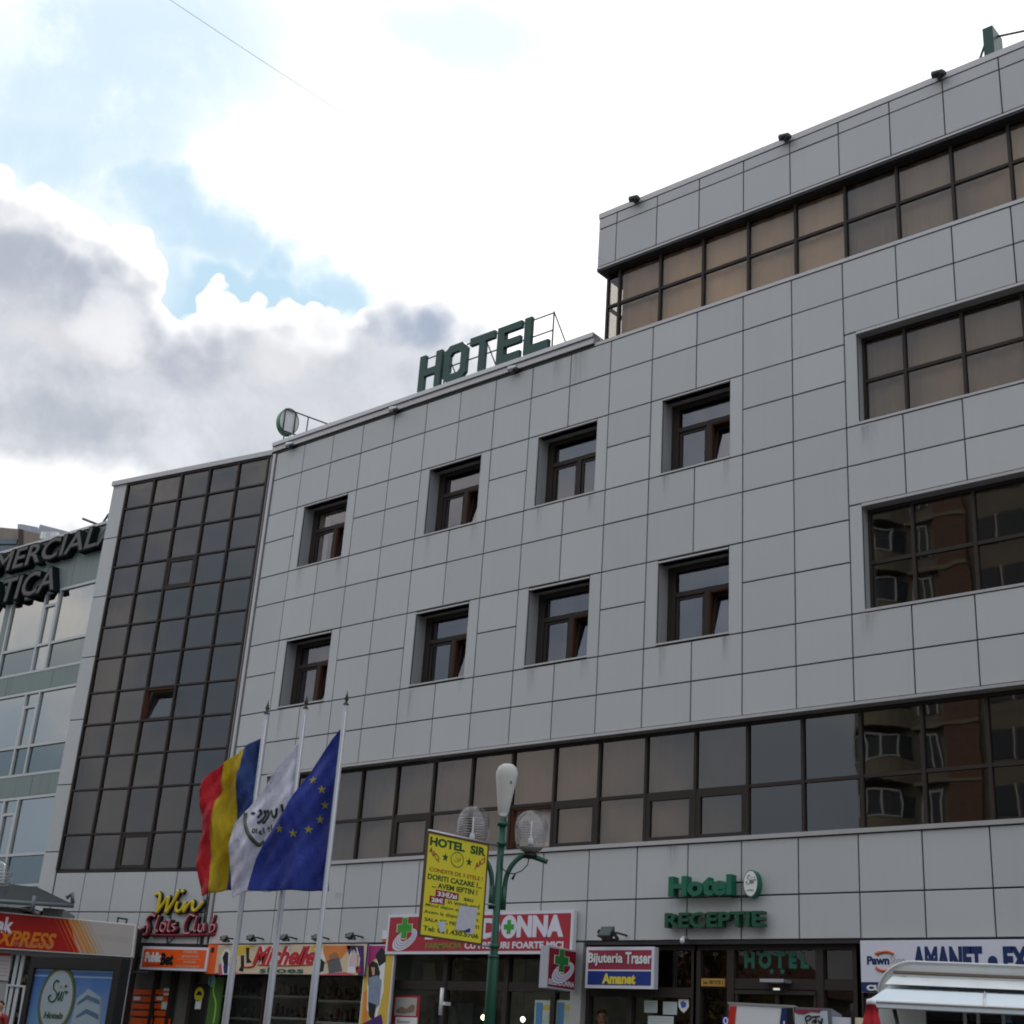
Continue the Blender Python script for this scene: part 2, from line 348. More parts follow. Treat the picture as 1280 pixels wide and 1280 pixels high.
def smooth(p, sub=6):
    p = [Vector((*q, 0)) if len(q) == 2 else Vector(q) for q in p]; out = []
    for i in range(len(p)-1):
        a, b, c, d = p[max(i-1,0)], p[i], p[i+1], p[min(i+2, len(p)-1)]
        for k in range(sub):
            t = k/sub; out.append(.5*((2*b)+(c-a)*t+(2*a-5*b+4*c-d)*t*t+(3*b-a-3*c+d)*t**3))
    out.append(p[-1])
    return [(v.x, v.y) for v in out] if all(v.z == 0 for v in out) else out
def ell(cu, cz, ru, rz, n=28): return [(cu+ru*math.cos(2*math.pi*k/n), cz+rz*math.sin(2*math.pi*k/n)) for k in range(n)]
def star(cu, cz, r, k=.42, n=5): return [(cu+(r if i % 2 == 0 else r*k)*math.sin(math.pi*i/n), cz+(r if i % 2 == 0 else r*k)*math.cos(math.pi*i/n)) for i in range(2*n)]

# ------------------------------------------------------------------ ground
def slab(name, x0, x1, y0, y1, z, m, th=.2, kind='structure'):
    mb = MB(); mb.box(x0, x1, y0, y1, z-th, z); return prop(mb.build(name, m), kind=kind)
ASPH = mat('asphalt', (.05, .05, .052), .85, var=.25, vscale=1.5, bump=.004, bscale=60)
PAVE = mat('paving_stone', (.085, .08, .075), .8, var=.15, vscale=2, bump=.003, bscale=20)
slab('ground', -700, 700, -700, 700, -.004, mat('far_ground', (.045, .045, .04), .9, var=.3, vscale=.05), .5)
slab('square', -40, 45, -26, -7.3, .12, PAVE, .118)
slab('road', -120, 120, -40, -26.15, .004, ASPH, .006)
slab('kerb', -120, 120, -26.15, -26, .13, CONC, .13)
slab('terrace', -45, 45, -6.6, 14, .88, PAVE, .88)
for k in range(3): slab('terrace_step', -45, 45, -7.3+.22*k+.02, -6.6, .34+.18*k-.04, CONC, .16)
for y in (-33.05,):
    for k in range(-10, 11): slab('road_marking', k*9, k*9+3, y, y+.12, .008, WHITE, .003)

# ------------------------------------------------------------------ the hotel
Wd = 1.044
R = {'1':15.793,'2':15.044,'3':14.098,'3b':14.283,'4':13.364,'5':12.446,'6':11.702,'7':10.723,'7b':10.969,'8':9.954,'9':9.038,'10':8.296,'11':7.561,'12':5.47,'13':4.584,'14':3.9}
hotel = thing('hotel_building', (9, 6, .88), 'grey panelled hotel with brown ribbon windows, square windows and a dark glazed left wing', 'building')
FM = Frame((0,0,0), (1,0,0))
TH = .183
FWG = Frame((-.2,0,0), (math.cos(TH), math.sin(TH), 0))
G_ = .0115      # half joint
def panel(F, u0, u1, z0, z1, m=PANEL, name='panel', d=0.):
    j = random.uniform(-.0025, .0025)
    return F.tile(name, hotel, m, u0+G_, u1-G_, z0+G_, z1-G_, d-.025, d+j)
NC = 21
wins = {1, 5, 8, 11}
for i in range(NC):
    x0, x1 = i*Wd, (i+1)*Wd
    if i < 15:
        panel(FM, x0, x1, R['2'], R['1']); panel(FM, x0, x1, R['3'], R['2'])
        for t, m_, b in (('3','4','5'), ('7','8','9')):
            if i in wins: panel(FM, x0, x0+.27*Wd, R[b], R[t])
            elif i-1 in wins: panel(FM, x0+.725*Wd, x1, R[b], R[t])
            else: panel(FM, x0, x1, R[m_], R[t]); panel(FM, x0, x1, R[b], R[m_])
        panel(FM, x0, x1, R['6'], R['5']); panel(FM, x0, x1, R['7'], R['6'])
    else:
        panel(FM, x0, x1, R['2'], R['1']); panel(FM, x0, x1, R['3b'], R['2'])
        panel(FM, x0, x1, R['6'], R['5']); panel(FM, x0, x1, R['7b'], R['6'])
        if i == 15:
            panel(FM, x0, x0+.235*Wd, R['5'], R['3b']); panel(FM, x0, x0+.235*Wd, R['9'], R['7b'])
    panel(FM, x0, x1, R['10'], R['9']); panel(FM, x0, x1, R['11'], R['10'])
    panel(FM, x0, x1, R['13'], R['12']-.0); panel(FM, x0, x1, R['14'], R['13'])
panel(FM, 0, Wd, 6.4, R['11']); panel(FM, 0, Wd, R['12'], 6.4); panel(FM, Wd, 1.28, R['12'], R['11'])
# fascia of the top storey (its corner stands at x=9.96)
FX = 9.96
for i in range(9, NC):
    x0, x1 = max(i*Wd, FX), (i+1)*Wd
    panel(FM, x0, x1, 17.72, 18.67, PANEL2); panel(FM, x0, x1, 18.67, 18.94, PANEL2)
FM.box('coping', hotel, FLASH, FX-.004, NC*Wd, 18.95, 19.08, -.6, .008)
FM.box('soffit', hotel, DKSTEEL, FX, NC*Wd, 17.62, 17.66, -.9, -.012)
FM.box('flashing', hotel, FLASH, FX, NC*Wd, 17.665, 17.705, -.1, .006)
# side return of the fascia box, facing left
FS = Frame((FX, 0, 0), (0, -1, 0))
for k in range(3): panel(FS, -.15-3*(k+1), -.15-3*k if k else -.03, 17.72, 18.67, PANEL2); panel(FS, -.15-3*(k+1), -.15-3*k if k else -.03, 18.67, 18.94, PANEL2)
# solid wall behind the cladding
wall = MB(); membrane = MB()
def solid(x0, x1, z0, z1, y1=.5): wall.box(x0, x1, .046, y1, z0, z1); membrane.box(x0+.004, x1-.004, .027, .044, z0+.004, z1-.004)
XE = NC*Wd
B3l = 15.235*Wd
solid(0, XE, R['14'], R['12']-.03); solid(0, XE, R['11']+.06, R['9']-.03)
solid(0, 1.22, R['12']-.03, R['11']+.06)
solid(0, B3l, R['7b'], R['5']+.03) ; solid(B3l, XE, R['7b']-.02, R['5']-.02)
solid(0, B3l, R['3b'], R['1']); solid(B3l, XE, R['3b']-.02, R['1'])
for zt, zb in ((14.05, 12.486), (10.66, 9.095)):
    edges = [0.]
    for c in sorted(wins): edges += [(c+.27)*Wd+.0, (c+1.725)*Wd]
    edges.append(B3l)
    for k in range(0, len(edges), 2): solid(edges[k], edges[k+1], zb-.1, zt+.3)
    for k in range(1, len(edges)-1, 2):
        solid(edges[k], edges[k+1], zt, zt+.3); solid(edges[k], edges[k+1], zb-.12, zb)
wo_ = wall.build('wall', REVEAL, hotel); membrane.build('membrane', BACK, hotel)
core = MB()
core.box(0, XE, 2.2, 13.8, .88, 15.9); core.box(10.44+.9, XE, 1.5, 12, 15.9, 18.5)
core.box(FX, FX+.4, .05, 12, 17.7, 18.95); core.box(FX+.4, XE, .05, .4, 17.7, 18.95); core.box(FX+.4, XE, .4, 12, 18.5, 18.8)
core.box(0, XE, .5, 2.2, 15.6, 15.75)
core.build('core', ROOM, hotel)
fl = MB()
for z in (4.05, 7.75, 11.2): fl.box(.1, XE, .5, 2.2, z, z+.3)
fl.build('floor_slab', CONC, hotel)
# parapet coping over the lower roof
FM.box('coping', hotel, FLASH, -.17, FX+.05, 15.86, 16.0, -.35, .05)
FM.box('coping', hotel, STEEL, -.15, FX+.05, 16.0, 16.10, -.30, .09)
FM.box('flashing', hotel, DKSTEEL, -.15, FX+.05, 15.80, 15.86, -.3, .002)
FM.box('flashing', hotel, FLASH, FX+.05, XE, 15.80, 15.87, -.42, .012)
# light metal lips over and under the window bands
FM.box('flashing', hotel, FLASH, 1.28, XE, R['11']-.055, R['11']-.006, -.2, .03)
FM.box('flashing', hotel, FLASH, 1.28, XE, R['12']+.006, R['12']+.075, -.2, .035)
for zt, zb in ((R['3b'], R['5']), (R['7b'], R['9'])):
    FM.box('flashing', hotel, FLASH, B3l, XE, zt-.055, zt-.006, -.2, .012); FM.box('flashing', hotel, FLASH, B3l, XE, zb+.006, zb+.05, -.2, .014)

# -------- square windows
def punched(c, zt, zb, tilt, curtain):
    x0, x1 = (c+.27)*Wd, (c+1.725)*Wd; d = -.33
    FM.box('flashing', hotel, FLASH, x0, x1, zt-.0, zt+.03, -.2, .004); FM.box('flashing', hotel, FLASH, x0-.02, x1+.02, zb-.03, zb, -.33, .012)
    w = FM.box('window', hotel, BROWN, x0, x0+.17, zb, zt, d-.07, d)          # jamb carries the frame
    mb = MB(); t = .075
    FM.hx(mb, x1-t, x1, zb, zt, d-.07, d); FM.hx(mb, x0+.17, x1-t, zt-t-.03, zt, d-.07, d); FM.hx(mb, x0+.17, x1-t, zb, zb+.05, d-.07, d)
    ztr = zt-.56; xm = x0+.86
    FM.hx(mb, x0+.17, x1-t, ztr-.045, ztr+.045, d-.07, d+.006); FM.hx(mb, xm-.05, xm+.05, zb+.05, ztr-.045, d-.07, d+.004)
    mb.build('frame', BROWN, w)
    FM.tile('pane', w, CLEAR, x0+.21, x1-t, ztr+.045, zt-t-.03, d-.045, d-.035)
    def sash(a, b, z0, z1, ang, m2):
        mb = MB(); t2 = .06
        F2 = Frame(FM.P(0, z0, d-.035), FM.ux, Vector((0, math.sin(ang), math.cos(ang)))) if ang else Frame(FM.P(0, z0, d-.025), FM.ux)
        h = z1-z0
        for q in ((a, a+t2, 0, h), (b-t2, b, 0, h), (a+t2, b-t2, 0, t2), (a+t2, b-t2, h-t2, h)): F2.hx(mb, *q, -.05, 0)
        mb.build('sash', BROWN, w)
        mb = MB(); F2.hx(mb, a+t2, b-t2, t2, h-t2, -.03, -.02); mb.build('pane', CLEAR, w)
    sash(x0+.18, xm-.05, zb+.05, ztr-.045, 0, BROWN)
    if tilt:
        mb = MB()
        for q in ((xm+.05, xm+.068, zb+.05, ztr-.045), (xm+.068, x1-t, ztr-.066, ztr-.045)): FM.hx(mb, *q, d-.1, d-.005)
        mb.build('frame', ORANGEWOOD, w)
    sash(xm+.052, x1-t-.002, zb+.05, ztr-.047, math.radians(9) if tilt else 0, BROWN)
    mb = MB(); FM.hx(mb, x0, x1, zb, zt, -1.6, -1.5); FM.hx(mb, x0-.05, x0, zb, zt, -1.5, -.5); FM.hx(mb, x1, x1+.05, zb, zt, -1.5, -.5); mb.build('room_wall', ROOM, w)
    if curtain:
        mb = MB(); n = 26
        for a, b in curtain:
            us = [a+(b-a)*k/n for k in range(n+1)]
            vs = []
            for k, u in enumerate(us):
                dd = -.42+.03*math.sin(k*2.1)
                vs += [FM.P(x0+u, zb+.03, dd), FM.P(x0+u, zt-.03, dd)]
            mb.add(vs, [(2*k, 2*k+2, 2*k+3, 2*k+1) for k in range(n)], True)
        mb.build('curtain', CURT2, w)
for row, (zt, zb) in enumerate(((14.05, 12.486), (10.66, 9.095))):
    for c in sorted(wins):
        tilt = not (row == 0 and c == 8)
        punched(c, zt, zb, tilt, [(.1, .5)] if (c, row) == (1, 0) else None)

sm_ = bpy.data.materials.new('rain_stain'); sm_.use_nodes = True; t_ = sm_.node_tree; bs_ = t_.nodes['Principled BSDF']; bs_.inputs['Base Color'].default_value = (.13, .11, .09, 1); bs_.inputs['Roughness'].default_value = .8
tc_ = t_.nodes.new('ShaderNodeTexCoord'); sp_ = t_.nodes.new('ShaderNodeSeparateXYZ'); t_.links.new(tc_.outputs['Generated'], sp_.inputs[0])
def tm2(op, a, b, c=None):
    n = t_.nodes.new('ShaderNodeMath'); n.operation = op; n.use_clamp = True
    for i, v in enumerate((a, b, c)):
        if v is None: continue
        if isinstance(v, (int, float)): n.inputs[i].default_value = v
        else: t_.links.new(v, n.inputs[i])
    return n.outputs[0]
gp_ = t_.nodes.new('ShaderNodeNewGeometry'); vm_ = t_.nodes.new('ShaderNodeVectorMath'); vm_.operation = 'MULTIPLY'; vm_.inputs[1].default_value = (22, 22, 1.6); t_.links.new(gp_.outputs['Position'], vm_.inputs[0])
nz_ = t_.nodes.new('ShaderNodeTexNoise'); nz_.inputs['Scale'].default_value = 1; nz_.inputs['Detail'].default_value = 4; t_.links.new(vm_.outputs[0], nz_.inputs['Vector'])
xx = tm2('MULTIPLY', tm2('MULTIPLY', sp_.outputs[0], 4.), tm2('SUBTRACT', 1., sp_.outputs[0])); t_.links.new(tm2('MULTIPLY', tm2('MULTIPLY', tm2('POWER', sp_.outputs[2], 1.6), xx), tm2('MULTIPLY', tm2('SUBTRACT', nz_.outputs['Fac'], .30), 1.3)), bs_.inputs['Alpha'])
random.seed(5)
for zb_s in (12.446, 9.038):
    for c in sorted(wins):
        for u_s, w_s, h_s in (((c+.27)*Wd+random.uniform(-.02, .08), random.uniform(.18, .34), random.uniform(.5, 1.1)), ((c+1.6)*Wd, random.uniform(.12, .25), random.uniform(.3, .7))):
            mb = MB(); mb.add([FM.P(u_s, zb_s-h_s, .007), FM.P(u_s+w_s, zb_s-h_s, .007), FM.P(u_s+w_s, zb_s-.012, .007), FM.P(u_s, zb_s-.012, .007)], [(0,1,2,3)]); mb.build('stain', sm_, hotel)
for u_s, z_s, w_s, h_s in ((9.4, 15.78, .5, 1.4), (8.9, 15.78, .3, .8), (3.9, 4.9, .35, .25), (-.9, 4.95, .4, .3), (15.9, 12.4, .4, .5), (15.8, 9.0, .35, .6), (6.2, 7.45, .5, .4), (12.1, 5.45, .3, .5)):
    F_ = FM; mb = MB(); mb.add([F_.P(u_s, z_s-h_s, .007), F_.P(u_s+w_s, z_s-h_s, .007), F_.P(u_s+w_s, z_s, .007), F_.P(u_s, z_s, .007)], [(0,1,2,3)]); mb.build('stain', sm_, hotel)

# -------- ribbon windows
def ribbon(x0, xs, zt, zb, ztr, glass, curt, sashes=(), openi=(), d=-.2, mw=.055):
    w = FM.box('window_band', hotel, BROWN, x0, XE, zb-.02, zb+.035, d-.08, d+.01)
    FM.box('head', w, BROWN, x0, XE, zt-.06, zt, d-.08, d+.01); FM.box('jamb', w, BROWN, x0, x0+.05, zb+.035, zt-.06, d-.08, d+.008); FM.box('transom', w, BROWN, x0+.05, XE, ztr-.03, ztr+.03, d-.06, d+.012)
    for x in xs: FM.tile('mullion', w, BROWN, x-mw/2, x+mw/2, zb+.035, zt-.06, d-.06, d+.03)
    ed = [x0+.02]+list(xs)+[XE]
    for k in range(len(ed)-1):
        a, b = ed[k]+mw/2, ed[k+1]-mw/2; col = round(ed[k+1]/Wd)-1
        for q, (z0, z1) in enumerate(((zb+.035, ztr-.03), (ztr+.03, zt-.06))):
            g = glass(col, q)
            if q == 0 and col in openi:
                mb = MB(); t = .06; F2 = Frame(FM.P(0, z0, d-.05), FM.ux, Vector((0, math.sin(.35), math.cos(.35)))); h = z1-z0
                for r_ in ((a, a+t, 0, h), (b-t, b, 0, h), (a+t, b-t, 0, t), (a+t, b-t, h-t, h)): F2.hx(mb, *r_, -.04, 0)
                s_ = mb.build('sash', BROWN, w); mb = MB(); F2.hx(mb, a+t, b-t, t, h-t, -.03, -.02); mb.build('pane', g, w)
                mb = MB()
                for r_ in ((a, a+.03, z0, z1), (a+.03, b, z1-.035, z1)): FM.hx(mb, *r_, d-.12, d-.01)
                mb.build('frame', ORANGEWOOD, w)
                continue
            if q == 0 and col in sashes:
                mb = MB(); t = .085
                for r_ in ((a, a+t, z0, z1), (b-t, b, z0, z1), (a+t, b-t, z0, z0+t), (a+t, b-t, z1-t, z1)): FM.hx(mb, *r_, d-.05, d+.018)
                mb.build('sash', BROWN, w)
                FM.tile('pane', w, g, a+t, b-t, z0+t, z1-t, d-.03, d-.02)
            else: FM.tile('pane', w, g, a, b, z0, z1, d-.03, d-.02)
        cm_ = curt(col)
        if cm_:
            mb = MB(); n = 30; ph = random.random()*6; vs = []
            for i in range(n+1):
                u = a-.03+(b-a+.06)*i/n; dd = d-.12+.008*math.sin(i*1.7+ph)+.012*math.sin(i*.5+ph)
                vs += [FM.P(u, zb, dd), FM.P(u, zt+.035, dd)]
            mb.add(vs, [(2*i, 2*i+2, 2*i+3, 2*i+1) for i in range(n)], True); mb.build('curtain', cm_, w)
    return w
cols = lambda a: [i*Wd for i in range(a, NC)]
ribbon(1.28, cols(2), R['11']-.055, R['12']+.06, 6.40, lambda c, q: LOWGL if c < 12 else DARKGL, lambda c: CURT2 if c < 13 else None, sashes=(5, 9, 11, 12), openi=(8,))
ribbon(B3l, cols(16), R['7b']-.055, R['9']+.05, 9.95, lambda c, q: DARKGL, lambda c: None)
ribbon(B3l, cols(16), R['3b']-.055, R['5']+.04, 13.36, lambda c, q: BRONZE, lambda c: CURT2)
ribbon(10.10, cols(10), 17.66, 15.93, 16.79, lambda c, q: BRONZE, lambda c: CURT if 10 <= c < 15 else (CURT2 if c >= 15 else None))
# glazed return at the left end of the top storey
FR = Frame((10.10, .2, 0), (0, -1, 0))
wr = FR.box('window_band', hotel, BROWN, -3.2, 0, 15.93, 15.99, -.08, 0)
mb = MB(); FR.hx(mb, -3.2, 0, 17.58, 17.64, -.06, 0); FR.hx(mb, -3.2, 0, 16.76, 16.82, -.06, 0)
for u in (-.05, -1.1, -2.15, -3.2): FR.hx(mb, u, u+.05, 15.99, 17.58, -.055, .003)
mb.build('mullion', BROWN, wr)
for u in (-1.05, -2.1, -3.15):
    for z0, z1 in ((15.99, 16.76), (16.82, 17.58)): FR.tile('pane', wr, CLEAR, u, u+1.0, z0, z1, -.03, -.02)

# -------- the angled left wing: curtain wall over panels
WS = .975; U5 = -.08
WZ = [15.762, 15.031, 14.204, 13.361, 12.546, 11.703, 10.862, 9.956, 9.127, 8.311, 7.484, 6.398, 5.553]
U0 = U5-5*WS
cw = FWG.box('curtain_wall', hotel, BROWN, U0-.03, U5+.03, 5.50, 5.56, -.1, .0)
for c in range(6):
    u = U5-(5-c)*WS; FWG.tile('mullion', cw, BROWN, u-.03, u+.03, 5.56, 15.79, -.08, .03)
for r_, z in enumerate(WZ[:-1]): FWG.tile('transom', cw, BROWN, U0+.03, U5-.03, z-.025, z+.025, -.07, .02)
bk = MB(); FWG.hx(bk, U0-.53, U5+.2, .88, 15.75, -.6, -.3)
bk.build('wall', SPAND, hotel)
for c in range(5):
    for r_ in range(12):
        a = U5-(5-c)*WS+.03; b = a+WS-.06; z1 = WZ[r_]-.025; z0 = WZ[r_+1]+.025
        if (c, r_) == (2, 7):
            mb = MB(); t = .06; F2 = Frame(FWG.P(0, z0, -.05), FWG.ux, Vector((0, 0, 1))*math.cos(.22)-FWG.n*math.sin(.22)); h = z1-z0
            for q in ((a, a+t, 0, h), (b-t, b, 0, h), (a+t, b-t, 0, t), (a+t, b-t, h-t, h)): F2.hx(mb, *q, -.04, 0)
            mb.build('sash', BROWN, cw); mb = MB(); F2.hx(mb, a+t, b-t, t, h-t, -.03, -.02); mb.build('pane', WINGGL, cw)
            mb = MB()
            for q in ((a, a+.03, z0, z1), (a+.03, b, z1-.045, z1)): FWG.hx(mb, *q, -.12, .0)
            mb.build('frame', ORANGEWOOD, cw); continue
        if (c, r_) in ((2, 3), (2, 11)):
            mb = MB(); t = .075
            for q in ((a, a+t, z0, z1), (b-t, b, z0, z1), (a+t, b-t, z0, z0+t), (a+t, b-t, z1-t, z1)): FWG.hx(mb, *q, -.04, .012)
            mb.build('sash', BROWN, cw); a += t; b -= t; z0 += t; z1 -= t
        o = FWG.tile('pane', cw, WINGGL, a, b, z0, z1, -.03, -.02)
        o.rotation_euler = (random.uniform(-.009, .009), 0, random.uniform(-.009, .009))
# panels round the curtain wall
zs = [15.86, 14.25, 12.6, 10.95, 9.3, 7.65, 6.0, 4.584, 3.9]
for a, b in zip(zs, zs[1:]): panel(FWG, -5.52, U0-.03, b, a)
for c in range(5):
    a = U5-(5-c)*WS
    panel(FWG, a, a+WS, 4.584, 5.50); panel(FWG, a, a+WS, 3.9, 4.584)
FE = Frame(FWG.P(-5.52, 0, 0), (math.sin(TH), -math.cos(TH), 0))
for a, b in zip(zs, zs[1:]): panel(FE, -3, -.02, b, a)
FWG.box('coping', hotel, FLASH, -5.54, .02, 15.80, 15.93, -.5, .05)
FWG.box('panel', hotel, FLASH, -.045, -.02, 3.9, 15.80, -.06, .0)
FM.box('downpipe', hotel, FLASH, -.13, -.03, 3.9, 15.80, -.03, .03)
FM.box('panel', hotel, PANEL, -.155, -.135, 3.9, 15.80, -.05, -.01)
wb = MB(); FWG.hx(wb, U0-.46, U5+.2, 3.6, 5.50, -.29, -.027); FWG.hx(wb, -5.50, U0-.04, 3.6, 15.8, -.29, -.027); wb.build('wall', BACK, hotel)
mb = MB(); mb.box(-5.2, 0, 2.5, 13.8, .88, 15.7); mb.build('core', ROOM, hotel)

# ------------------------------------------------------------------ roof signs
def frame_at(x, y, depth, ux):
    v = ray(x, y); P = EYE+v*(depth/v.dot(HF)); return Frame(P, ux)
FRS = Frame((0, .03, 0), (1, 0, 0))
rs = thing('rooftop_sign', FRS.P(6.8, 16.1), 'big dark green HOTEL letters on a steel rack along the lower roof edge', 'sign')
Z480 = 1280/260
def fpx(x, y): return FRS.at(480+x/Z480, 360+y/Z480)
def ring(F, name, parent, m, outer, inner, d0, d1):
    n = len(outer); mb = MB()
    vs = [F.P(*p, d1) for p in outer]+[F.P(*p, d1) for p in inner]+[F.P(*p, d0) for p in outer]+[F.P(*p, d0) for p in inner]; fs = []
    for i in range(n):
        j = (i+1) % n
        fs += [(i, j, n+j, n+i), (2*n+i, 3*n+i, 3*n+j, 2*n+j), (i, 2*n+i, 2*n+j, j), (n+i, n+j, 3*n+j, 3*n+i)]
    mb.add(vs, fs); return mb.build(name, m, parent)
zb_, zt_ = 16.21, 17.13
def L(x): return fpx(x, 500)[0]
def blk(pts): return [(fpx(x, 400)[0], zb_+(zt_-zb_)*t) for x, t in pts]
def xs_(a, b, t): return a+(b-a)*t
def letter(pts): FRS.poly('letter', rs, GREEND, pts, -.09, .0)
def U(x, y): return fpx(x, y)[0]
hL, hl2, hr1, hR = U(213, 530), U(247, 530), U(312, 500), U(347, 490)
letter([(hL, zb_), (hl2, zb_), (hl2, zb_+.36), (hr1, zb_+.36), (hr1, zb_), (hR, zb_), (hR, zt_), (hr1, zt_), (hr1, zb_+.54), (hl2, zb_+.54), (hl2, zt_), (hL, zt_)])
oL, oR = U(366, 470), U(506, 440)
def octo(a, b, c, d, k): return [(a+k, c), (b-k, c), (b, c+k), (b, d-k), (b-k, d), (a+k, d), (a, d-k), (a, c+k)]
ring(FRS, 'letter', rs, GREEND, octo(oL, oR, zb_-.05, zt_, .16), octo(oL+.19, oR-.19, zb_+.17, zt_-.2, .07), -.09, .0)
tL, tR, tc_ = U(530, 330), U(680, 290), U(598, 420)
letter([(tc_-.095, zb_), (tc_+.095, zb_), (tc_+.095, zt_-.19), (tR, zt_-.19), (tR, zt_), (tL, zt_), (tL, zt_-.19), (tc_-.095, zt_-.19)])
eL, eR = U(692, 380), U(840, 330)
letter([(eL, zb_), (eR-.02, zb_), (eR-.02, zb_+.18), (eL+.2, zb_+.18), (eL+.2, zb_+.38), (eR-.02, zb_+.38), (eR-.02, zb_+.55), (eL+.2, zb_+.55), (eL+.2, zt_-.18), (eR, zt_-.18), (eR, zt_), (eL, zt_)])
lL, lR = U(860, 300), U(1008, 350)
letter([(lL, zb_), (lR, zb_), (lR, zb_+.2), (lL+.2, zb_+.2), (lL+.2, zt_), (lL, zt_)])
mb = MB(); F = FRS
for z in (zb_-.0, zb_+.46, zt_-.03): mb.tube([F.P(hL, z, -.12), F.P(lR+.02, z, -.12)], .016, 6)
for u in (hL+.02, U(355, 480), U(460, 440), U(730, 400), lR+.02):
    mb.tube([F.P(u, 16.0, -.12), F.P(u, zt_, -.12)], .018, 6)
for u in (U(355, 480), U(600, 300), lR+.02): mb.tube([F.P(u, zt_-.02, -.13), F.P(u+.05, 16.0, -.95)], .016, 6)
mb.build('rack', DKSTEEL, rs)

# disc and the last letter of the sign that faces the other way, seen from behind
FD = Frame((0.25, 1.2, 0), (.25, .968, 0))
ds = thing('rooftop_sign', FD.P(0, 16.1), 'round green rimmed sign seen from behind with a steel rack on the left roof corner', 'sign')
c0 = FD.at(361, 527); ru = .27; rz = .36
FD = Frame(FD.P(c0[0], 0), (.25, .968, 0)); cz = c0[1]
FD.poly('disc', ds, mat('sign_back', (.62, .64, .63), .5, var=.1), ell(0, cz, ru, rz), -.02, .02)
ring(FD, 'rim', ds, GREENS, ell(0, cz, ru+.008, rz+.008), ell(0, cz, ru-.012, rz-.012), -.16, .025)
mb = MB()
for a, b in (((-.15, cz-.32), (-.15, cz+.3)), ((.15, cz-.32), (.15, cz+.3)), ((-.15, cz+.3), (1.9, cz+.25)), ((-.15, cz-.32), (1.9, cz-.35)), ((.5, cz-.5), (.5, cz+.28)), ((-.1, cz-.32), (-.1, 15.9)), ((1.5, cz-.5), (1.5, cz+.26))):
    mb.tube([FD.P(*a, .05), FD.P(*b, .05)], .018, 6)
mb.build('rack', DKSTEEL, ds)
FD.poly('letter', ds, GREENS, [(1.15, cz-.38), (1.75, cz-.38), (1.75, cz-.2), (1.33, cz-.2), (1.33, cz+.36), (1.15, cz+.36)], -.12, .02)

FT = Frame((0, .35, 0), (1, 0, 0))
gs = thing('rooftop_sign', (18.9, .35, 19.08), 'dark green box letter seen edge on at the top right roof edge', 'sign')
u0_, z1_ = FT.at(1231, 36)
mb = MB(); mb.box(u0_-.03, u0_+.16, .3, .75, 19.05, z1_-.03); mb.build('letter', GREEND, gs)
mb = MB(); mb.box(u0_+.5, u0_+.75, .7, .82, 19.05, z1_-.45); mb.build('letter', GREEND, gs)
mb = MB(); mb.tube([(u0_-.02, .5, z1_-.08), (u0_-.38, .5, 19.02)], .022, 6); mb.tube([(u0_+.1, .55, 19.15), (u0_+1.6, .55, 19.15)], .02, 6); mb.tube([(u0_+.1, .55, z1_-.1), (u0_+.9, .55, z1_-.3)], .02, 6); mb.build('rack', DKSTEEL, gs)

# small spotlights clipped under the roof edges
def spot(px, py, where, z, d0):
    u, _ = FM.at(px, py, .12); o = thing('spotlight', FM.P(u, z, d0), where, 'spotlight', 'small spotlights along the roof edges')
    mb = MB(); FM.hx(mb, u-.04, u+.04, z-.02, z+.05, 0, .06); mb.build('bracket', DKSTEEL, o)
    mb = MB(); c = FM.P(u, z, .12); mb.tube([c+Vector((-.11, .0, .03)), c+Vector((-.09, 0, .03)), c+Vector((.09, 0, -.01)), c+Vector((.12, 0, -.02))], [.04, .07, .075, .05], 10); mb.build('housing', STEEL if px < 700 else DKSTEEL, o)
    mb = MB(); mb.tube([FM.P(u, z-.02, .08), FM.P(u+.14, z-.06, .16)], .055, 10); mb.build('lamp_head', DKSTEEL, o)
spot(361, 561, 'small spotlight under the left end of the lower roof edge, below the round sign', 15.84, .05)
spot(491, 516, 'small spotlight under the lower roof edge just left of the HOTEL letters', 15.84, .05)
spot(640, 466, 'small spotlight under the lower roof edge below the HOTEL letters', 15.84, .05)
spot(792, 252, 'small spotlight near the left corner of the upper roof edge', 19.0, .05)
spot(980, 175, 'small spotlight on the upper roof edge, middle of three', 19.0, .05)
spot(1172, 97, 'small spotlight on the upper roof edge beside the green box letter', 19.0, .05)

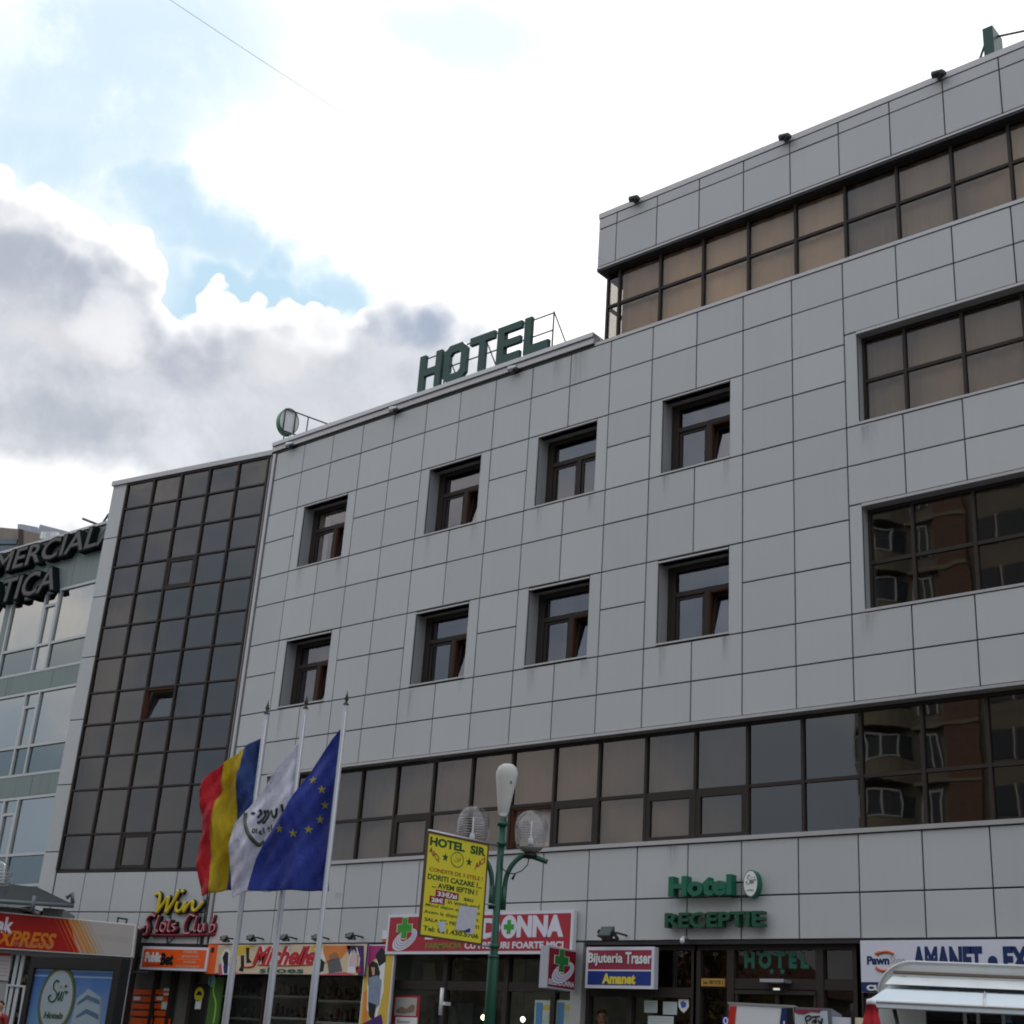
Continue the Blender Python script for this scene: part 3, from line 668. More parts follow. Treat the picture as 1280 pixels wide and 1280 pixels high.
# ------------------------------------------------------------------ wall signs of the hotel
hs = thing('wall_sign', FM.P(12.5, 4.9), 'green raised Hotel letters with a small round logo on the grey panels', 'sign')
z = 1280/200
def q(x, y, d=.22): return FM.at(730+x/z, 1080+y/z, d)
a = q(672, 262); b = q(1178, 80)
FM.text('letter', hs, GREENS, 'Hotel', a[0], b[0], a[1], b[1], .06, ext=.16, bold=.045, split=True)
lg = q(1345, 155); 
lgu, lgz = FM.at(860+498/z, 1080+155/z, .16)
FM.poly('logo_box', hs, GREENS, ell(lgu, lgz, .135, .215), .02, .15); lf = FM.poly('logo_face', hs, PURE, ell(lgu, lgz, .122, .198), .15, .158)
def sirlogo(F, par, cu, cz, s, d, mt=None, r=.02, sub=True):
    mt = mt or mat('logo_dark', (.02, .06, .04), .5)
    F.stroke('logo_mark', par, mt, [(cu+s*x, cz+s*y) for x, y in ((-.02,.62),(-.18,.72),(-.38,.55),(-.35,.3),(-.1,.1),(.0,-.15),(-.2,-.38),(-.5,-.35),(-.62,-.15),(-.45,-.05))], r*s/.6*1.4, d)
    F.stroke('logo_mark', par, mt, [(cu+s*x, cz+s*y) for x, y in ((.0,-.1),(.15,.15),(.12,-.2),(.2,-.3),(.35,.15),(.33,-.25),(.45,-.3),(.5,.1),(.62,.15),(.7,.0))], r*s/.6, d)
    for x, y, c in ((.18,.38,(.5,.4,.03)), (.58,.42,(.3,.02,.02)), (.72,.12,(.02,.05,.03))):
        F.poly('logo_dot', par, mat('dot%d' % int(c[0]*100), c, .5), ell(cu+s*x, cz+s*y, .1*s, .08*s, 8), d-.002, d+.003)
sirlogo(FM, hs, lgu, lgz+.04, .125, .162, r=.016)
FM.text('lettering', hs, BLACK, 'HOTELS', lgu-.06, lgu+.06, lgz-.12, lgz-.095, .16)
mb = MB()
for zz in (lgz+.04, lgz-.19): mb.tube([FM.P(b[0]-.1, zz, .05), FM.P(lgu, zz, .05)], .018, 6)
mb.build('rail', DKSTEEL, hs)
ms = thing('wall_sign', FM.P(12.5, 4.2), 'dark green raised RECEPTIE letters below the Hotel letters', 'sign')
a = q(645, 512, .16); b = FM.at(860+620/z, 1080+372/z, .16)
FM.text('letter', ms, mat('receptie_green', (.008, .085, .04), .4, var=.06), 'RECEPTIE', a[0], b[0]-.04, a[1], b[1], .04, ext=.13, bold=.03, split=True)

# "Win" and "Slots Club"
ws = thing('neon_sign', FWG.P(-1.2, 4.4), 'yellow Win lettering over maroon Slots Club lettering on the wall of the left wing', 'sign')
def wq(x, y, d=.12): return FWG.at(140+x/z, 1080+y/z, d)
NY = mat('neon_yellow', (.62, .48, .02), .4); NR = mat('neon_maroon', (.22, .012, .03), .4); NP = mat('tube_pink', (.55, .32, .32), .3)
def word(strokes, mB, mT, r):
    for st in strokes:
        p = [wq(*s_) for s_ in st]
        FWG.stroke('letter', ws, BLACK, p, r*1.55, .04, 8); FWG.stroke('letter', ws, mB, p, r, .09, 8)
        if mT: FWG.stroke('tube', ws, mT, p, r*.28, .09+r*.95, 6)
word([[(338,250),(368,235),(376,262),(366,330),(350,388),(378,352),(412,305),(446,262),(436,318),(424,388),(452,352),(488,296),(526,225)],
      [(520,300),(505,350),(515,380),(550,360),(580,310)], [(580,300),(565,380),(600,330),(640,300),(635,350),(650,375),(690,345),(725,300)],
      [(515,215),(530,225)], [(550,215),(565,225)]], NY, None, .038)
word([[(345,420),(310,410),(275,450),(285,500),(270,560),(235,560),(230,520),(260,510)], [(375,410),(345,520),(365,540)],
      [(400,470),(385,520),(410,540),(430,490),(400,470)], [(465,440),(445,530),(465,540)], [(510,480),(480,490),(505,520),(480,540)],
      [(660,420),(620,410),(580,480),(575,550),(620,555)], [(680,415),(655,520),(670,540)], [(700,480),(690,530),(715,540),(735,480),(735,540)],
      [(820,405),(780,540),(815,530),(820,490),(785,490)]], NR, NP, .043)
word([[(300,565),(560,568),(820,560)]], NR, None, .026)
mb = MB()
for x0, y0, x1, y1 in ((440,560,440,640), (440,640,520,570), (720,560,715,640), (745,280,740,640), (770,260,768,630), (470,400,460,440)):
    mb.tube([FWG.P(*wq(x0, y0, .03), .03), FWG.P(*wq(x1, y1, .03), .03)], .014, 6)
mb.build('bracket', DKSTEEL, ws)
cb_ = MB()
for x in (258.5, 263, 268.5):
    p0 = FWG.at(x+8, 1040, .02); p1 = FWG.at(x-6, 1180, .02); cb_.tube([FWG.P(p0[0], 5.5, .02), FWG.P(p0[0], 3.9, .02)], .008, 5)
prop(cb_.build('wall_cable', BLACK), 'thin dark cables running down the wall right of the maroon lettering', 'cable')

# ------------------------------------------------------------------ ground floor signs
def lightbox(name, F, px, depth, m, label, cat='sign', side=FLASH, rim=.02, rimm=WHITE, d0=.02):
    x0, y0, x1, y1 = px; a = F.at(x0, y0, depth); b = F.at(x1, y1, depth)
    t = thing(name, F.P((a[0]+b[0])/2, b[1], 0), label, cat)
    F.box('case', t, side, a[0], b[0], b[1], a[1], d0, depth-.004)
    F.box('rim', t, rimm, a[0]-.004, b[0]+.004, b[1]-.004, a[1]+.004, depth-.03, depth)
    F.box('face', t, m, a[0]+rim, b[0]-rim, b[1]+rim, a[1]-rim, depth, depth+.004)
    return t, a, b
D4 = .007
# orange betting sign
pb, a, b = lightbox('shop_sign', FWG, (179, 1183, 257, 1214), .35, ORANGE, 'orange betting shop lightbox with white and black lettering below the maroon lettering', rim=.05, rimm=PRINTW, side=mat('pinkish_case', (.6, .45, .42), .5))
def wt(*k, **kk): return FWG.ptext('lettering', pb, *k, .35+D4, **kk)
FWG.ptext('lettering', pb, PURE, 'Public', 182.5, 1190, 201, 1203, .35+D4, bold=.06); FWG.ptext('lettering', pb, BLACK, 'Bet', 202, 1191, 215.5, 1207, .35+D4, bold=.06)
FWG.ptext('lettering', pb, NR, 'AGENTIE', 182, 1205, 199.5, 1207, .35+D4); FWG.ptext('lettering', pb, mat('faded_print', (.62, .42, .3), .5), 'PARIURI', 230, 1188, 246, 1192, .35+D4, bold=.03)
FWG.ptext('lettering', pb, MATS['faded_print'], 'SPORTIVE', 227, 1194, 247.5, 1197.5, .35+D4, bold=.03); FWG.pbox('rule', pb, PURE, 221, 1198.6, 251, 1199.6, .35+.004, .35+D4)
FWG.ptext('lettering', pb, MATS['faded_print'], 'JOCURI', 229, 1201, 244, 1205, .35+D4, bold=.03); FWG.ptext('lettering', pb, MATS['faded_print'], 'ELECTRONICE', 220, 1206.5, 249, 1210, .35+D4, bold=.03)
op = thing('shop_sign', FWG.P(-.1, 3.2), 'narrow plain orange panel between the betting sign and the shoe shop banner', 'sign')
FWG.pbox('case', op, ORANGE, 260.5, 1180.5, 271.5, 1217.5, .02, .3)
u_, z_ = FWG.at(265.7, 1187.5, .305); FWG.poly('hole', op, BLACK, ell(u_, z_, .05, .06, 10), .3, .306)
# shoe shop banner
mi, a, b = lightbox('shop_banner', FM, (273, 1181, 455.5, 1219), .16, mat('banner_cream', (.66, .54, .36), .5, var=.18, vscale=1.2), 'long colourful Michelle shoes banner above the shoe shop window', rim=.004, rimm=mat('purple_print', (.06, .02, .14), .5))
m0 = .165
def mp(m, pix, d=0): FM.ppoly('print', mi, m, pix, .164, m0+d)
mp(mat('print_yellow', (.65, .45, .04), .5), [(292,1182),(318,1181.6),(308,1192),(290,1196)]); mp(mat('print_pink', (.55, .10, .16), .5), [(273,1206),(284,1200),(298,1218),(273,1218.5)])
mp(mat('print_orange', (.70, .22, .05), .5), [(405,1182),(440,1182),(425,1200),(402,1206)]); mp(mat('print_yellow2', (.7, .5, .05), .5), [(385,1182),(405,1181.8),(398,1196),(384,1192)])
mp(MATS['purple_print'], [(433,1182),(455,1182),(455,1218.5),(448,1218.5),(437,1196)]); mp(MATS['print_pink'], [(392,1219),(430,1215),(447,1219)], .001)
mp(PURE, [(276,1196),(281,1186),(285,1185),(288,1190),(286,1206),(287,1218),(278,1218)], .002); mp(BLACK, [(278,1197),(282,1189),(285.5,1191),(285,1206),(280,1207)], .004); mp(NAVY, [(279,1207),(285,1206),(284,1217),(280,1217)], .004)
mp(mat('boot_brown', (.16, .08, .05), .5), [(288,1197),(291,1197),(291,1209),(293,1214),(287,1213)], .003); mp(BLACK, [(301,1194),(305,1194),(305,1209),(303.5,1215),(298,1213),(301,1208)], .003); mp(BLACK, [(307.5,1184.5),(311.5,1184.5),(311,1198),(315,1203),(308,1204)], .003)
mp(PURE, [(393,1186),(402,1184),(407,1200),(404,1216),(396,1217),(398,1200)], .001); mp(mat('print_grey', (.12, .12, .13), .5), [(409,1201),(424,1197),(428,1214),(411,1217)], .003); mp(BLACK, [(401,1198),(406,1203),(404,1214),(399,1216)], .003); mp(mat('print_brown', (.3, .17, .09), .5), [(411,1194),(420,1190),(424,1197),(412,1201)], .003)
mp(PURE, [(436,1196),(441,1184),(446,1184),(450,1198),(448,1216),(434,1216)], .002); mp(mat('print_dress', (.66, .5, .55), .5), [(437,1197),(442,1190),(446,1191),(447,1208),(436,1208)], .004); mp(BLACK, [(440,1182.5),(444.5,1182.5),(446,1192),(444,1190),(442,1186),(440,1192)], .006); mp(SIGNRED, [(444,1209),(450,1207),(451,1215),(445,1216)], .005); mp(mat('print_skin', (.55, .32, .22), .5), [(446,1192),(449,1194),(447,1212),(445,1212),(446,1203)], .005)
MRED = mat('script_red', (.5, .02, .03), .4)
for dx, m_, dd, bo in ((.6, PURE, .001, .09), (0, MRED, .004, .04)):
    FM.ptext('lettering', mi, m_, 'Michelle', 318+dx, 1183+dx, 394+dx, 1206.5+dx, m0+dd, bold=bo, shear=.35)
FM.stroke('swoosh', mi, MRED, [FM.at(x, y, .17) for x, y in ((306,1209),(316,1208),(322,1201),(326,1193))], .018, .17); FM.stroke('swoosh', mi, MRED, [FM.at(x, y, .17) for x, y in ((322,1206),(350,1207),(385,1206),(393,1203))], .012, .17)
FM.ptext('lettering', mi, mat('teal_print', (.01, .10, .09), .5), 'shoes', 325, 1209, 379, 1216.5, .172, bold=.02)
# upright poster right of it
po, a, b = lightbox('poster', FM, (458.5, 1181, 483.5, 1290), .10, mat('poster_yellow', (.62, .42, .06), .5, var=.2, vscale=2), 'tall narrow poster of a dark haired woman in denim beside the shoe shop', 'poster', rim=.02)
def pp_(m, pix, d=0): FM.ppoly('print', po, m, pix, .105, .108+d)
pp_(mat('poster_magenta', (.4, .03, .18), .5), [(460,1182),(482,1182),(480,1192),(466,1200),(459.5,1208)]); pp_(PURE, [(466,1206),(478,1190),(482,1196),(479,1240),(470,1276),(458,1262),(459,1230)], .001)
pp_(BLACK, [(469,1194),(477,1184),(482,1190),(482,1202),(474,1208)], .003); pp_(BLACK, [(461,1206),(466,1201),(472,1204),(475,1216),(472,1230),(460,1232)], .004); pp_(MATS['print_skin'], [(464,1209),(468.5,1209),(468,1219),(465.5,1219)], .006)
pp_(mat('denim', (.22, .27, .36), .6, var=.3, vscale=8), [(461,1222),(472,1219),(477,1226),(474,1256),(468,1262),(460,1252)], .005); pp_(BLACK, [(460,1252),(470,1256),(467,1276),(461,1270)], .007)
pp_(MATS['print_orange'], [(455,1240),(459,1236),(458,1280),(453,1280)], .002); pp_(MATS['purple_print'], [(452,1280),(476,1268),(480,1290),(452,1290)], .008)

# pharmacy
bd, a, b = lightbox('shop_sign', FM, (486, 1143.5, 714.5, 1192), .13, SIGNRED, 'long red Belladonna pharmacy lightbox with green crosses behind the lamp post', rim=.05, rimm=PRINTW, side=mat('case_white', (.6, .6, .6), .5))
m1 = .135
def cross(F, par, cx, cz, r, d, m=SIGNGREEN, rimm=None):
    t = r*.36
    pts = [(-t,-r),(t,-r),(t,-t),(r,-t),(r,t),(t,t),(t,r),(-t,r),(-t,t),(-r,t),(-r,-t),(-t,-t)]
    if rimm: F.poly('cross', par, rimm, [(cx+x*1.12, cz+y*1.12) for x, y in pts], d-.003, d)
    F.poly('cross', par, m, [(cx+x, cz+y) for x, y in pts], d-.001, d+.003)
def swirl(F, par, cu, cz, ru, rz, d, bg):
    pur = mat('swirl_purple', (.22, .12, .25), .5); c_, s_ = math.cos(.42), math.sin(.42)
    for k, (sc, m_) in enumerate(((1.0, PRINTW), (.88, pur), (.845, PRINTW), (.74, pur), (.70, PRINTW), (.60, pur), (.57, PRINTW), (.47, bg))):
        q = (1-sc)*.55; pts = [(cu+ru*q*.4+(ru*sc*math.cos(t))*c_-(rz*sc*math.sin(t))*s_, cz+rz*q*1.3+(ru*sc*math.cos(t))*s_+(rz*sc*math.sin(t))*c_) for t in [2*math.pi*i/26 for i in range(26)]]
        F.poly('swirl', par, m_, pts, d+.0012*k, d+.0012*(k+1))
def par_m(m): return m
cu, cz_ = FM.at(505, 1169, m1); swirl(FM, bd, cu+.03, cz_-.08, .34, .17, m1+.001, SIGNRED)
cu, cz_ = FM.at(506.3, 1160, m1); cross(FM, bd, cu, cz_, .19, m1+.012, rimm=CREAM)
FM.ptext('letter', bd, PRINTW, 'BELLA', 533, 1150, 609, 1173.5, m1, bold=.05, split=True)
FM.ptext('letter', bd, PRINTW, 'D', 601, 1148, 625, 1172, m1+.001, bold=.05)
FM.ptext('letter', bd, PRINTW, 'NNA', 647, 1144.5, 704, 1171, m1, bold=.06, split=True)
ou, oz = FM.at(636.3, 1158.5, m1); FM.poly('letter', bd, PRINTW, ell(ou, oz, .185, .205), m1, m1+.002); cross(FM, bd, ou, oz, .12, m1+.004)
FM.ptext('lettering', bd, mat('olive_print', (.16, .22, .03), .5), 'FARMACIA', 532, 1178.5, 577, 1185.5, m1, bold=.04); FM.ptext('lettering', bd, PRINTW, 'CU PRETURI FOARTE MICI', 581, 1177.5, 704, 1185.5, m1, bold=.04)
# small projecting sign
ps = thing('projecting_sign', FM.P(9.3, 3.0), 'small red pharmacy sign with a green cross projecting between the two shop signs', 'sign')
xu = FM.at(686, 1210, .85)[0]; FP = Frame((xu, -.10, 0), (0, 1, 0))
FP.n = Vector((1, 0, 0))
pa = FP.at(686.5, 1182); pbb = FP.at(719, 1236); ym0, ym1 = pa[0], pbb[0]; zt2 = pa[1]; zb2 = FP.at(686.5, 1235)[1]
mb = MB(); mb.box(xu-.18, xu-.004, FP.P(ym0, 0).y, FP.P(ym1, 0).y, zb2, zt2); mb.build('case', mat('case_grey', (.42, .43, .47), .5), ps)
FP.box('face', ps, mat('sign_red_dark', (.22, .008, .02), .4), ym0+.02, ym1-.02, zb2+.03, zt2-.03, -.004, .003)
sw = ym1-ym0; cu = (ym0+ym1)/2; czz = zb2+(zt2-zb2)*.5
swirl(FP, ps, cu+.02, czz-.06, sw*.42, .15, .006, MATS['sign_red_dark']); cross(FP, ps, cu-.06*sw, czz+.13, .185, .018, m=mat('cross_green_dark', (.015, .16, .04), .4), rimm=CREAM)
FP.text('lettering', ps, PRINTW, 'BELLADONNA', ym0+.03, ym1-.04, zb2+.06, zb2+.15, .004, bold=.02)
mb = MB(); mb.tube([(xu-.1, -.15, zt2-.15), (xu-.1, .2, zt2-.15)], .04, 8); mb.tube([(xu-.1, -.15, zb2+.4), (xu-.1, .2, zb2+.4)], .03, 8); mb.build('bracket', DKSTEEL, ps)

# jewellery / pawn sign
bj, a, b = lightbox('shop_sign', FM, (733.5, 1184, 816.5, 1236), .15, mat('bijou_red', (.30, .03, .06), .4, var=.04), 'square Bijuteria Traser sign, maroon over blue with white rim', rim=.05, rimm=PRINTW, side=MATS['case_white'])
mid = FM.at(770, 1213, .155)[1]
FM.box('face', bj, mat('bijou_blue', (.012, .035, .22), .4), a[0]+.05, b[0]-.05, b[1]+.05, mid-.012, .154, .156); FM.box('rule', bj, PRINTW, a[0]+.05, b[0]-.05, mid-.012, mid+.012, .154, .159)
for dx, m_, dd, bo in ((.4, NAVY, 0, .05), (0, PURE, .003, .03)):
    FM.ptext('lettering', bj, m_, 'Bijuteria', 735.5+dx, 1191+dx, 778+dx, 1207.5+dx, .157+dd, bold=bo); FM.ptext('lettering', bj, m_, 'Traser', 782+dx, 1190+dx, 814.5+dx, 1205+dx, .157+dd, bold=bo)
FM.ptext('lettering', bj, mat('amanet_yellow', (.75, .62, .05), .4), 'Amanet', 753, 1216.5, 794, 1230.5, .16, bold=.05)
# the long pawn shop sign on the right
pw, a, b = lightbox('shop_sign', FM, (1075.5, 1176, 1420, 1246), .06, mat('pawn_white', (.66, .68, .76), .5, var=.03), 'long white pawn shop sign with navy AMANET lettering behind the white trailer', rim=.0, d0=-.2)
nz = FM.at(1076, 1227.5, .06)[1]; FM.box('band', pw, NAVY, a[0], b[0], b[1], nz, .062, .068)
FM.ptext('letter', pw, NAVY, 'AMANET', 1139.5, 1183, 1229.5, 1219, .066, bold=.06, split=True); uu, zz_ = FM.at(1241, 1202, .066); FM.poly('dot', pw, NAVY, ell(uu, zz_, .07, .08, 18), .064, .068)
FM.ptext('letter', pw, NAVY, 'EXCHANGE', 1253, 1182.5, 1395, 1217, .066, bold=.06, split=True)
FM.ptext('lettering', pw, NAVY, 'Pawn', 1083.5, 1195, 1112, 1206, .066, bold=.05); FM.ptext('lettering', pw, mat('thin_grey', (.3, .3, .34), .5), 'Shop', 1113, 1195.5, 1131, 1207, .066, bold=-.01)
ORP = mat('arrow_orange', (.6, .14, .04), .5)
FM.stroke('arrow', pw, ORP, [FM.at(x, y, .07) for x, y in ((1096,1192),(1104,1190),(1111,1190),(1117,1192.5))], .022, .07); FM.ppoly('arrow', pw, ORP, [(1092.5,1192),(1098,1188.5),(1098,1195.5)], .066, .075)
FM.stroke('arrow', pw, ORP, [FM.at(x, y, .07) for x, y in ((1095,1209.5),(1101,1213),(1109,1213.3),(1115,1210.5))], .022, .07); FM.ppoly('arrow', pw, ORP, [(1118,1208),(1112,1208.5),(1115,1214)], .066, .075)
FM.ptext('lettering', pw, PURE, 'CUMPARAM AUR', 1083, 1231, 1190, 1240, .07, bold=.06)

# floodlights over the signs
def flood(F, px, py, label, s=1., grp='floodlights over the shop signs'):
    u, z_ = F.at(px, py, .45*s); o = thing('floodlight', F.P(u, z_, 0), label, 'floodlight', grp)
    mb = MB(); mb.tube([F.P(u+.1, z_-.02, .0), F.P(u+.06, z_, .2*s), F.P(u, z_, .36*s)], .018, 6); mb.build('arm', DKSTEEL, o)
    up = Vector((0, 0, 1)); F2 = Frame(F.P(u, z_, .45*s), F.ux, (up*.8-F.n*.6).normalized())
    mb = MB(); w, h = .13*s, .10*s
    p = [F2.P(-w*.6,-h*.6,-.13*s),F2.P(w*.6,-h*.6,-.13*s),F2.P(w*.6,h*.6,-.13*s),F2.P(-w*.6,h*.6,-.13*s),F2.P(-w,-h,0),F2.P(w,-h,0),F2.P(w,h,0),F2.P(-w,h,0)]
    mb.hexa([p[0],p[1],p[2],p[3],p[4],p[5],p[6],p[7]]); mb.build('housing', BLACK, o)
    mb = MB(); F2.hx(mb, -w*.85, w*.85, -h*.85, h*.85, .0, .006); mb.build('lens', mat('lamp_lens', (.035, .05, .055), .25), o)
    mb = MB(); F2.hx(mb, -w*1.15, -w*1.02, -h*.3, h*.3, -.2*s, .02); F2.hx(mb, w*1.02, w*1.15, -h*.3, h*.3, -.2*s, .02); F2.hx(mb, -w*1.02, w*1.02, -h*.15, h*.15, -.2*s, -.18*s); mb.build('yoke', DKSTEEL, o)
flood(FM, 279.5, 1172, 'black floodlight over the orange panel left of the shoe shop banner', .65)
flood(FM, 312.5, 1171, 'black floodlight over the boot picture of the shoe shop banner', .65)
flood(FM, 354, 1170.5, 'black floodlight over the middle of the shoe shop banner, behind the second flagpole', .65)
flood(FM, 394, 1170.5, 'black floodlight hidden partly by the third flagpole', .65)
flood(FM, 436.5, 1168.5, 'black floodlight over the right end of the shoe shop banner', .65)
flood(FM, 757, 1164, 'larger black floodlight above the maroon and blue jewellery sign', 1.05)
al = thing('alarm_box', FM.P(*FM.at(481.5, 1170, .1), 0), 'small white alarm box with an orange base beside the pharmacy sign', 'alarm')
FM.pbox('housing', al, WHITE, 478.5, 1163, 484, 1173.5, .0, .12); FM.pbox('beacon', al, mat('amber', (.6, .13, .02), .3), 478, 1173.7, 484, 1177.5, .0, .12)
sc_ = thing('security_camera', FM.P(*FM.at(853, 1176, .1), 0), 'small white dome camera under the panels below the RECEPTIE letters', 'camera')
u, z_ = FM.at(853, 1175.5, .12); mb = MB(); mb.lathe(FM.P(u, z_, .12), [(.01,-.055),(.035,-.03),(.042,0),(.035,.03),(.015,.04)], 14); mb.build('dome', WHITE, sc_); mb = MB(); mb.tube([FM.P(u, z_+.05, .12), FM.P(u, z_+.05, 0)], .02, 6); mb.build('bracket', WHITE, sc_)

# ------------------------------------------------------------------ ground floor shop fronts
D0 = -.15
def fu(x, y=1250, d=D0): return FM.at(x, y, d)[0]
def front(posts, ztr, floor=.92, gl=SHOPGL, pw_=.1):
    w = FM.box('shopfront', hotel, BROWN, posts[0], posts[-1], 3.76, 3.9, D0-.1, D0+.02)
    for p in posts: FM.box('mullion', w, BROWN, p-pw_/2, p+pw_/2, floor, 3.76, D0-.1, D0+.03)
    for a, b in zip(posts, posts[1:]): FM.box('transom', w, BROWN, a+pw_/2, b-pw_/2, ztr-.08, ztr+.08, D0-.09, D0+.012); FM.box('bottom_rail', w, BROWN, a+pw_/2, b-pw_/2, floor, floor+.2, D0-.09, D0)
    for a, b in zip(posts, posts[1:]):
        FM.tile('pane', w, gl, a+pw_/2, b-pw_/2, ztr+.08, 3.76, D0-.05, D0-.04); FM.tile('pane', w, gl, a+pw_/2, b-pw_/2, floor+.2, ztr-.08, D0-.05, D0-.04)
    return w
pz = FM.at(560, 1232, D0)[1]
f2 = front([fu(484), fu(555), fu(632), fu(692), fu(718)], pz)
FM.box('pilaster', hotel, FLASH, fu(720), fu(733.5), .88, 3.88, -.2, .02)
f3 = front([fu(735), fu(788), fu(868)], FM.at(800, 1240, D0)[1])
z4 = FM.at(960, 1230, D0)[1]
f4 = front([fu(872), fu(914), fu(1026), fu(1073)], z4, gl=SHOPGL, pw_=.13)
f5 = front([fu(1077), 18.6, XE-.1], 3.0)
f1 = front([.1, fu(330), fu(392), fu(455)], 3.62, gl=SHOPGL, pw_=.05)
FM.box('lintel', hotel, DKSTEEL, 0, XE, 3.84, 3.9, -.3, -.026)
# doors and what hangs in the fronts
dw = FM.box('door', f4, BROWN, fu(921), fu(924), .95, z4-.1, D0, D0+.05)
mb = MB()
for a, b in ((fu(971), fu(975)), (fu(1019), fu(1022))): FM.hx(mb, a, b, .95, z4-.1, D0, D0+.05)
FM.hx(mb, fu(921), fu(1022), z4-.16, z4-.1, D0+.05, D0+.07); mb.build('door_frame', BROWN, f4)
z = 1280/200
GL4 = mat('window_letter_green', (.012, .12, .085), .5)
a = FM.at(860+450/z, 1080+835/z, D0-.03); b = FM.at(860+965/z, 1080+700/z, D0-.03)
FM.text('lettering', f4, GL4, 'H O T E L', a[0], b[0], a[1], b[1], D0-.036, bold=.06)
for x in (669, 754):
    c = FM.at(860+x/z, 1080+860/z, D0-.03); FM.poly('star', f4, GL4, star(c[0], c[1], .055), D0-.036, D0-.033)
pl = thing('street_plaque', FM.P(*FM.at(891, 1228, -.1), 0), 'small yellow street name plaque on the brown frame left of the hotel door', 'plaque')
FM.pbox('plate', pl, mat('plaque_yellow', (.42, .23, .04), .5), 876.5, 1223, 905.5, 1233, D0+.02, D0+.05); FM.ptext('lettering', pl, BROWN, 'Sos. VIRTUTII 3', 879, 1225.5, 903.5, 1230.5, D0+.051, bold=.01)
dl = thing('door_sensor', FM.P(*FM.at(967, 1228, .1), 0), 'grey door sensor hood with a small white light over the hotel door', 'sensor')
mb = MB(); c = FM.at(968, 1226.5, .05); FM.hx(mb, c[0]-.22, c[0]+.2, c[1]-.02, c[1]+.03, D0+.02, .12); mb.build('hood', STEEL, dl)
FM.pbox('lamp', dl, mat('small_lamp', (.9, .9, .8), .5, emit=.6), 966.5, 1235, 973.5, 1237.5, D0+.06, D0+.09)
def notice(px, label, m=PURE, txt=None, grp=None):
    t = thing('notice', FM.P(*FM.at((px[0]+px[2])/2, px[3], D0-.03), 0), label, 'notice', grp)
    FM.pbox('sheet', t, m, *px, D0-.038, D0-.034)
    x0, y0, x1, y1 = px; n = 5
    for k in range(n):
        yy = y0+(y1-y0)*(k+1)/(n+1.5); FM.pbox('print', t, mat('print_line', (.25, .3, .33), .6), x0+1.5, yy, x1-1.5-(k % 3)*1.2, yy+.7, D0-.034, D0-.032)
    return t
LB = mat('paper_bluish', (.50, .58, .58), .6)
notice((805.5, 1250.5, 821.5, 1266), 'pale paper notice in the glass, left of the pair above the shield sticker height', LB)
notice((829, 1252, 846, 1268.5), 'pale paper notice taped to the glass beside the shield sticker', LB)
notice((810, 1269.5, 841.5, 1292), 'wide pale paper notice at the bottom edge of the glass', LB)
sh = thing('sticker', FM.P(*FM.at(854.5, 1255, 0), 0), 'shield shaped white and blue alarm sticker with a yellow top on the brown post', 'sticker')
FM.ppoly('shield', sh, PURE, [(848,1249),(861,1249),(861,1258),(858,1263),(854.5,1266),(851,1263),(848,1258)], D0-.034, D0-.028); FM.ppoly('crest', sh, mat('crest', (.10, .10, .06), .5), [(848,1244),(851,1243),(858,1243),(861,1244),(860,1248.5),(849,1248.5)], D0-.034, D0-.026)
FM.ptext('lettering', sh, YELLOW, 'APS', 850.5, 1244.5, 858.5, 1247.5, D0-.025, bold=.03); FM.ppoly('mark', sh, mat('sticker_blue', (.05, .12, .4), .5), [(850,1253),(854,1251),(858,1254),(857,1259),(852,1260)], D0-.028, D0-.025)
st = thing('sticker', FM.P(*FM.at(908, 1276, 0), 0), 'small blue sticker with a white ring near the top of the white kiosk', 'sticker')
FM.pbox('sheet', st, mat('sticker_violet', (.05, .05, .4), .5), 903, 1271, 911, 1281, D0+.02, D0+.035); u, z_ = FM.at(907, 1276, D0+.04); ring(FM, 'ring', st, PURE, ell(u, z_, .045, .055, 14), ell(u, z_, .025, .035, 14), D0+.035, D0+.039)
# pharmacy poster
pr = thing('poster', FM.P(*FM.at(507, 1262, 0), 0), 'red framed poster with a pale photograph in the pharmacy window', 'poster')
FM.pbox('frame', pr, SIGNRED, 493, 1244, 521, 1300, D0-.036, D0-.03); FM.pbox('sheet', pr, mat('poster_pale', (.45, .44, .40), .5), 494.5, 1246.5, 519.5, 1270, D0-.03, D0-.026); FM.pbox('sheet', pr, PURE, 494.5, 1271, 519.5, 1299, D0-.03, D0-.026)
FM.ppoly('print', pr, mat('hands_brown', (.25, .16, .12), .6), [(495,1262),(502,1258),(508,1261),(515,1255),(519,1258),(517,1265),(505,1267),(496,1266)], D0-.026, D0-.022); FM.ptext('lettering', pr, BLACK, 'Bonusuri', 497, 1275, 512, 1279, D0-.025)
hb = thing('door_handle_bar', FM.P(*FM.at(551.5, 1260, 0), 0), 'white pull bar with bracket at the left pharmacy door', 'handle')
mb = MB(); c0 = FM.at(553, 1235, .05); c1 = FM.at(551, 1269, .05); mb.tube([FM.P(c0[0], c1[1], .05), FM.P(c0[0], c0[1], .05)], .035, 8); FM.hx(mb, c0[0]+.02, c0[0]+.1, c0[1]-.3, c0[1]-.24, -.1, .05); mb.build('bar', WHITE, hb)
